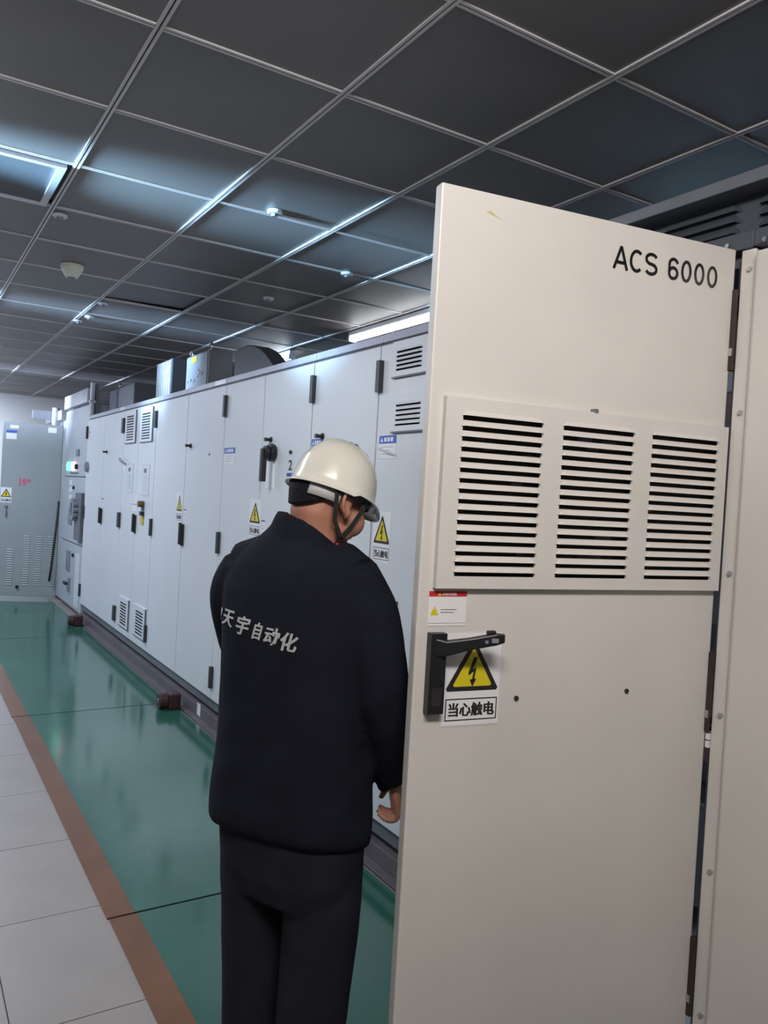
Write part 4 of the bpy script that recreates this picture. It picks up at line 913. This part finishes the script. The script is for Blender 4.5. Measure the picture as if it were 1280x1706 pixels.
# ---- hair: short band of hair showing below the hat, lowest at the nape
mb = MB(); nu, nv = 40, 12; rr = [[] for _ in range(nv+1)]
for j in range(nu+1):
    ph = math.radians(-90-152+304*j/nu); yy = math.sin(ph)
    back = max(0.0, min(1.0, (-yy-0.15)/0.85))
    zb = 0.012 - 0.066*back**0.8
    if yy > 0.1: zb = 0.012 + 0.03*(yy-0.1)
    for i in range(nv+1):
        t = i/nv; z = 0.050+(zb-0.050)*t
        k = 0.86 if z > 0.026 else 0.86+0.14*min(1, (0.026-z)/0.022)
        tuck = 1-0.16*max(0, (-z-0.012)/0.04)
        wob = 1+0.012*noise.noise(Vector((ph*9, z*60, 1.7)))
        rr[i].append(hd(0.0815*k*math.cos(ph)*wob*(1-0.05*t), -0.010+0.1015*k*tuck*yy*wob, z))
mb.rings(rr, 'hair', cap=False, closed=False)
o = mb.build('hair', person, PL, smooth=True)
s = o.modifiers.new('thick', 'SOLIDIFY'); s.thickness = 0.007; s.offset = -1
# eyes
for sx in (-1, 1):
    mb = MB(); hball(mb, (sx*0.032, 0.073, 0.004), (0.012, 0.012, 0.010), 'eye_white', 12, 8); mb.build('eye', person, PL, smooth=True)

# ---- hard hat
HZ0 = 0.034
mb = MB(); nu = 48
def shell(off):
    rr = []
    prof = [(0.0, 1.0), (0.16, 0.985), (0.34, 0.935), (0.52, 0.845), (0.68, 0.715), (0.81, 0.55), (0.90, 0.37), (0.955, 0.18), (0.985, 0.0), (1.0, -0.10)]
    for (rad, hgt) in prof:
        ring = []
        for j in range(nu):
            t = 2*PI*j/nu; c, s_ = math.cos(t), math.sin(t)
            x = (0.096+off)*rad*c; y = 0.000+(0.111+off)*rad*s_
            z = HZ0+(0.108+off)*hgt
            ridge = 0.004*math.exp(-((x)/0.012)**2)*(1 if rad > 0.02 else 1)*max(0, hgt) + 0.003*(math.exp(-((abs(x)-0.034)/0.008)**2))*max(0, hgt-0.3)
            z += ridge
            if hgt < 0.2: z += (-0.012*(0.2-hgt)/0.3)*(1 if s_ < 0 else 0.3)
            ring.append(hd(x, y, z))
        rr.append(ring)
    # brim flare and peak
    for (e, dz) in ((0.004, -0.004), (0.010, -0.007), (0.0105, -0.010)):
        ring = []
        for j in range(nu):
            t = 2*PI*j/nu; c, s_ = math.cos(t), math.sin(t)
            pk = max(0.0, s_)**4
            x = (0.096+off+e)*c*(1-0.05*pk); y = 0.000+(0.111+off+e+0.032*pk*min(1, e/0.010))*s_
            z = HZ0-0.0108+dz-0.016*pk*min(1, e/0.010) + (-0.012 if s_ < 0 else -0.0036)
            ring.append(hd(x, y, z))
        rr.append(ring)
    return rr
mb.rings(shell(0.0), 'helmet', cap=False)
hat = mb.build('safety_helmet', person, PL, smooth=True)
bm = bmesh.new(); bm.from_mesh(hat.data); bmesh.ops.remove_doubles(bm, verts=bm.verts, dist=1e-5); bmesh.ops.recalc_face_normals(bm, faces=bm.faces); bm.to_mesh(hat.data); bm.free()
s = hat.modifiers.new('thick', 'SOLIDIFY'); s.thickness = 0.0035; s.offset = -1
hat['label'] = 'glossy off-white hard hat with short peak'
# inner lining, headband and chin straps
mb = MB(); rr = []
for z, k in ((0.034, 0.955), (0.016, 0.95), (0.0, 0.94)):
    rr.append([hd(0.094*k*math.cos(2*PI*j/32), 0.0+0.108*k*math.sin(2*PI*j/32), z) for j in range(32)])
mb.rings(rr, 'helmet_in', cap=False); o = mb.build('lining', hat, PL, smooth=True); s = o.modifiers.new('t', 'SOLIDIFY'); s.thickness = 0.003
def arcband(t0, t1, za, zb, a, b, key, name, n=14, dz=0.0, th=0.003):
    mb = MB(); rr = []
    for z in (za, (za+zb)/2, zb):
        rr.append([hd(a*math.cos(t0+(t1-t0)*j/n), -0.008+b*math.sin(t0+(t1-t0)*j/n), z+dz*j/n) for j in range(n+1)])
    mb.rings(rr, key, cap=False, closed=False); o = mb.build(name, hat, PL, smooth=True); s = o.modifiers.new('t', 'SOLIDIFY'); s.thickness = th; return o
arcband(math.radians(-62), math.radians(-14), -0.024, 0.006, 0.085, 0.103, 'band', 'headband')
def strap(pts, w, name):
    mb = MB(); rr = []
    P = [Vector(p) for p in pts]
    for i, p in enumerate(P):
        d = (P[min(i+1, len(P)-1)]-P[max(i-1, 0)]).normalized(); nrm = Vector((1 if p.x > 0 else -1, 0.15, 0)).normalized(); side = d.cross(nrm).normalized()
        rr.append([hd(*(p+side*w+nrm*0.0012)), hd(*(p-side*w+nrm*0.0012)), hd(*(p-side*w-nrm*0.0012)), hd(*(p+side*w-nrm*0.0012))])
    mb.rings(rr, 'strap'); return mb.build(name, hat, PL)
for sx in (1, -1):
    strap([(sx*0.083, -0.052, 0.008), (sx*0.086, -0.047, -0.020), (sx*0.078, -0.028, -0.062), (sx*0.069, 0.010, -0.090)], 0.0055, 'chin_strap')
    strap([(sx*0.083, 0.038, 0.006), (sx*0.083, 0.034, -0.022), (sx*0.076, 0.026, -0.058), (sx*0.068, 0.014, -0.090)], 0.0055, 'chin_strap')
    strap([(sx*0.068, 0.012, -0.084), (sx*0.058, 0.014, -0.112), (sx*0.040, 0.030, -0.124), (sx*0.006, 0.052, -0.128)], 0.008, 'chin_strap')
# dark marks on the crown
for k in range(4):
    m2 = MB(); x = -0.030+0.020*k
    zt = HZ0+0.108*math.sqrt(1-(x/0.098)**2)+0.0015
    m2.rings([[hd(x+0.003*math.cos(2*PI*j/8), 0.0+0.008*math.sin(2*PI*j/8), zt+dz) for j in range(8)] for dz in (-0.010, 0.001)], 'mid_grey'); m2.build('vent_plug', hat, PL)
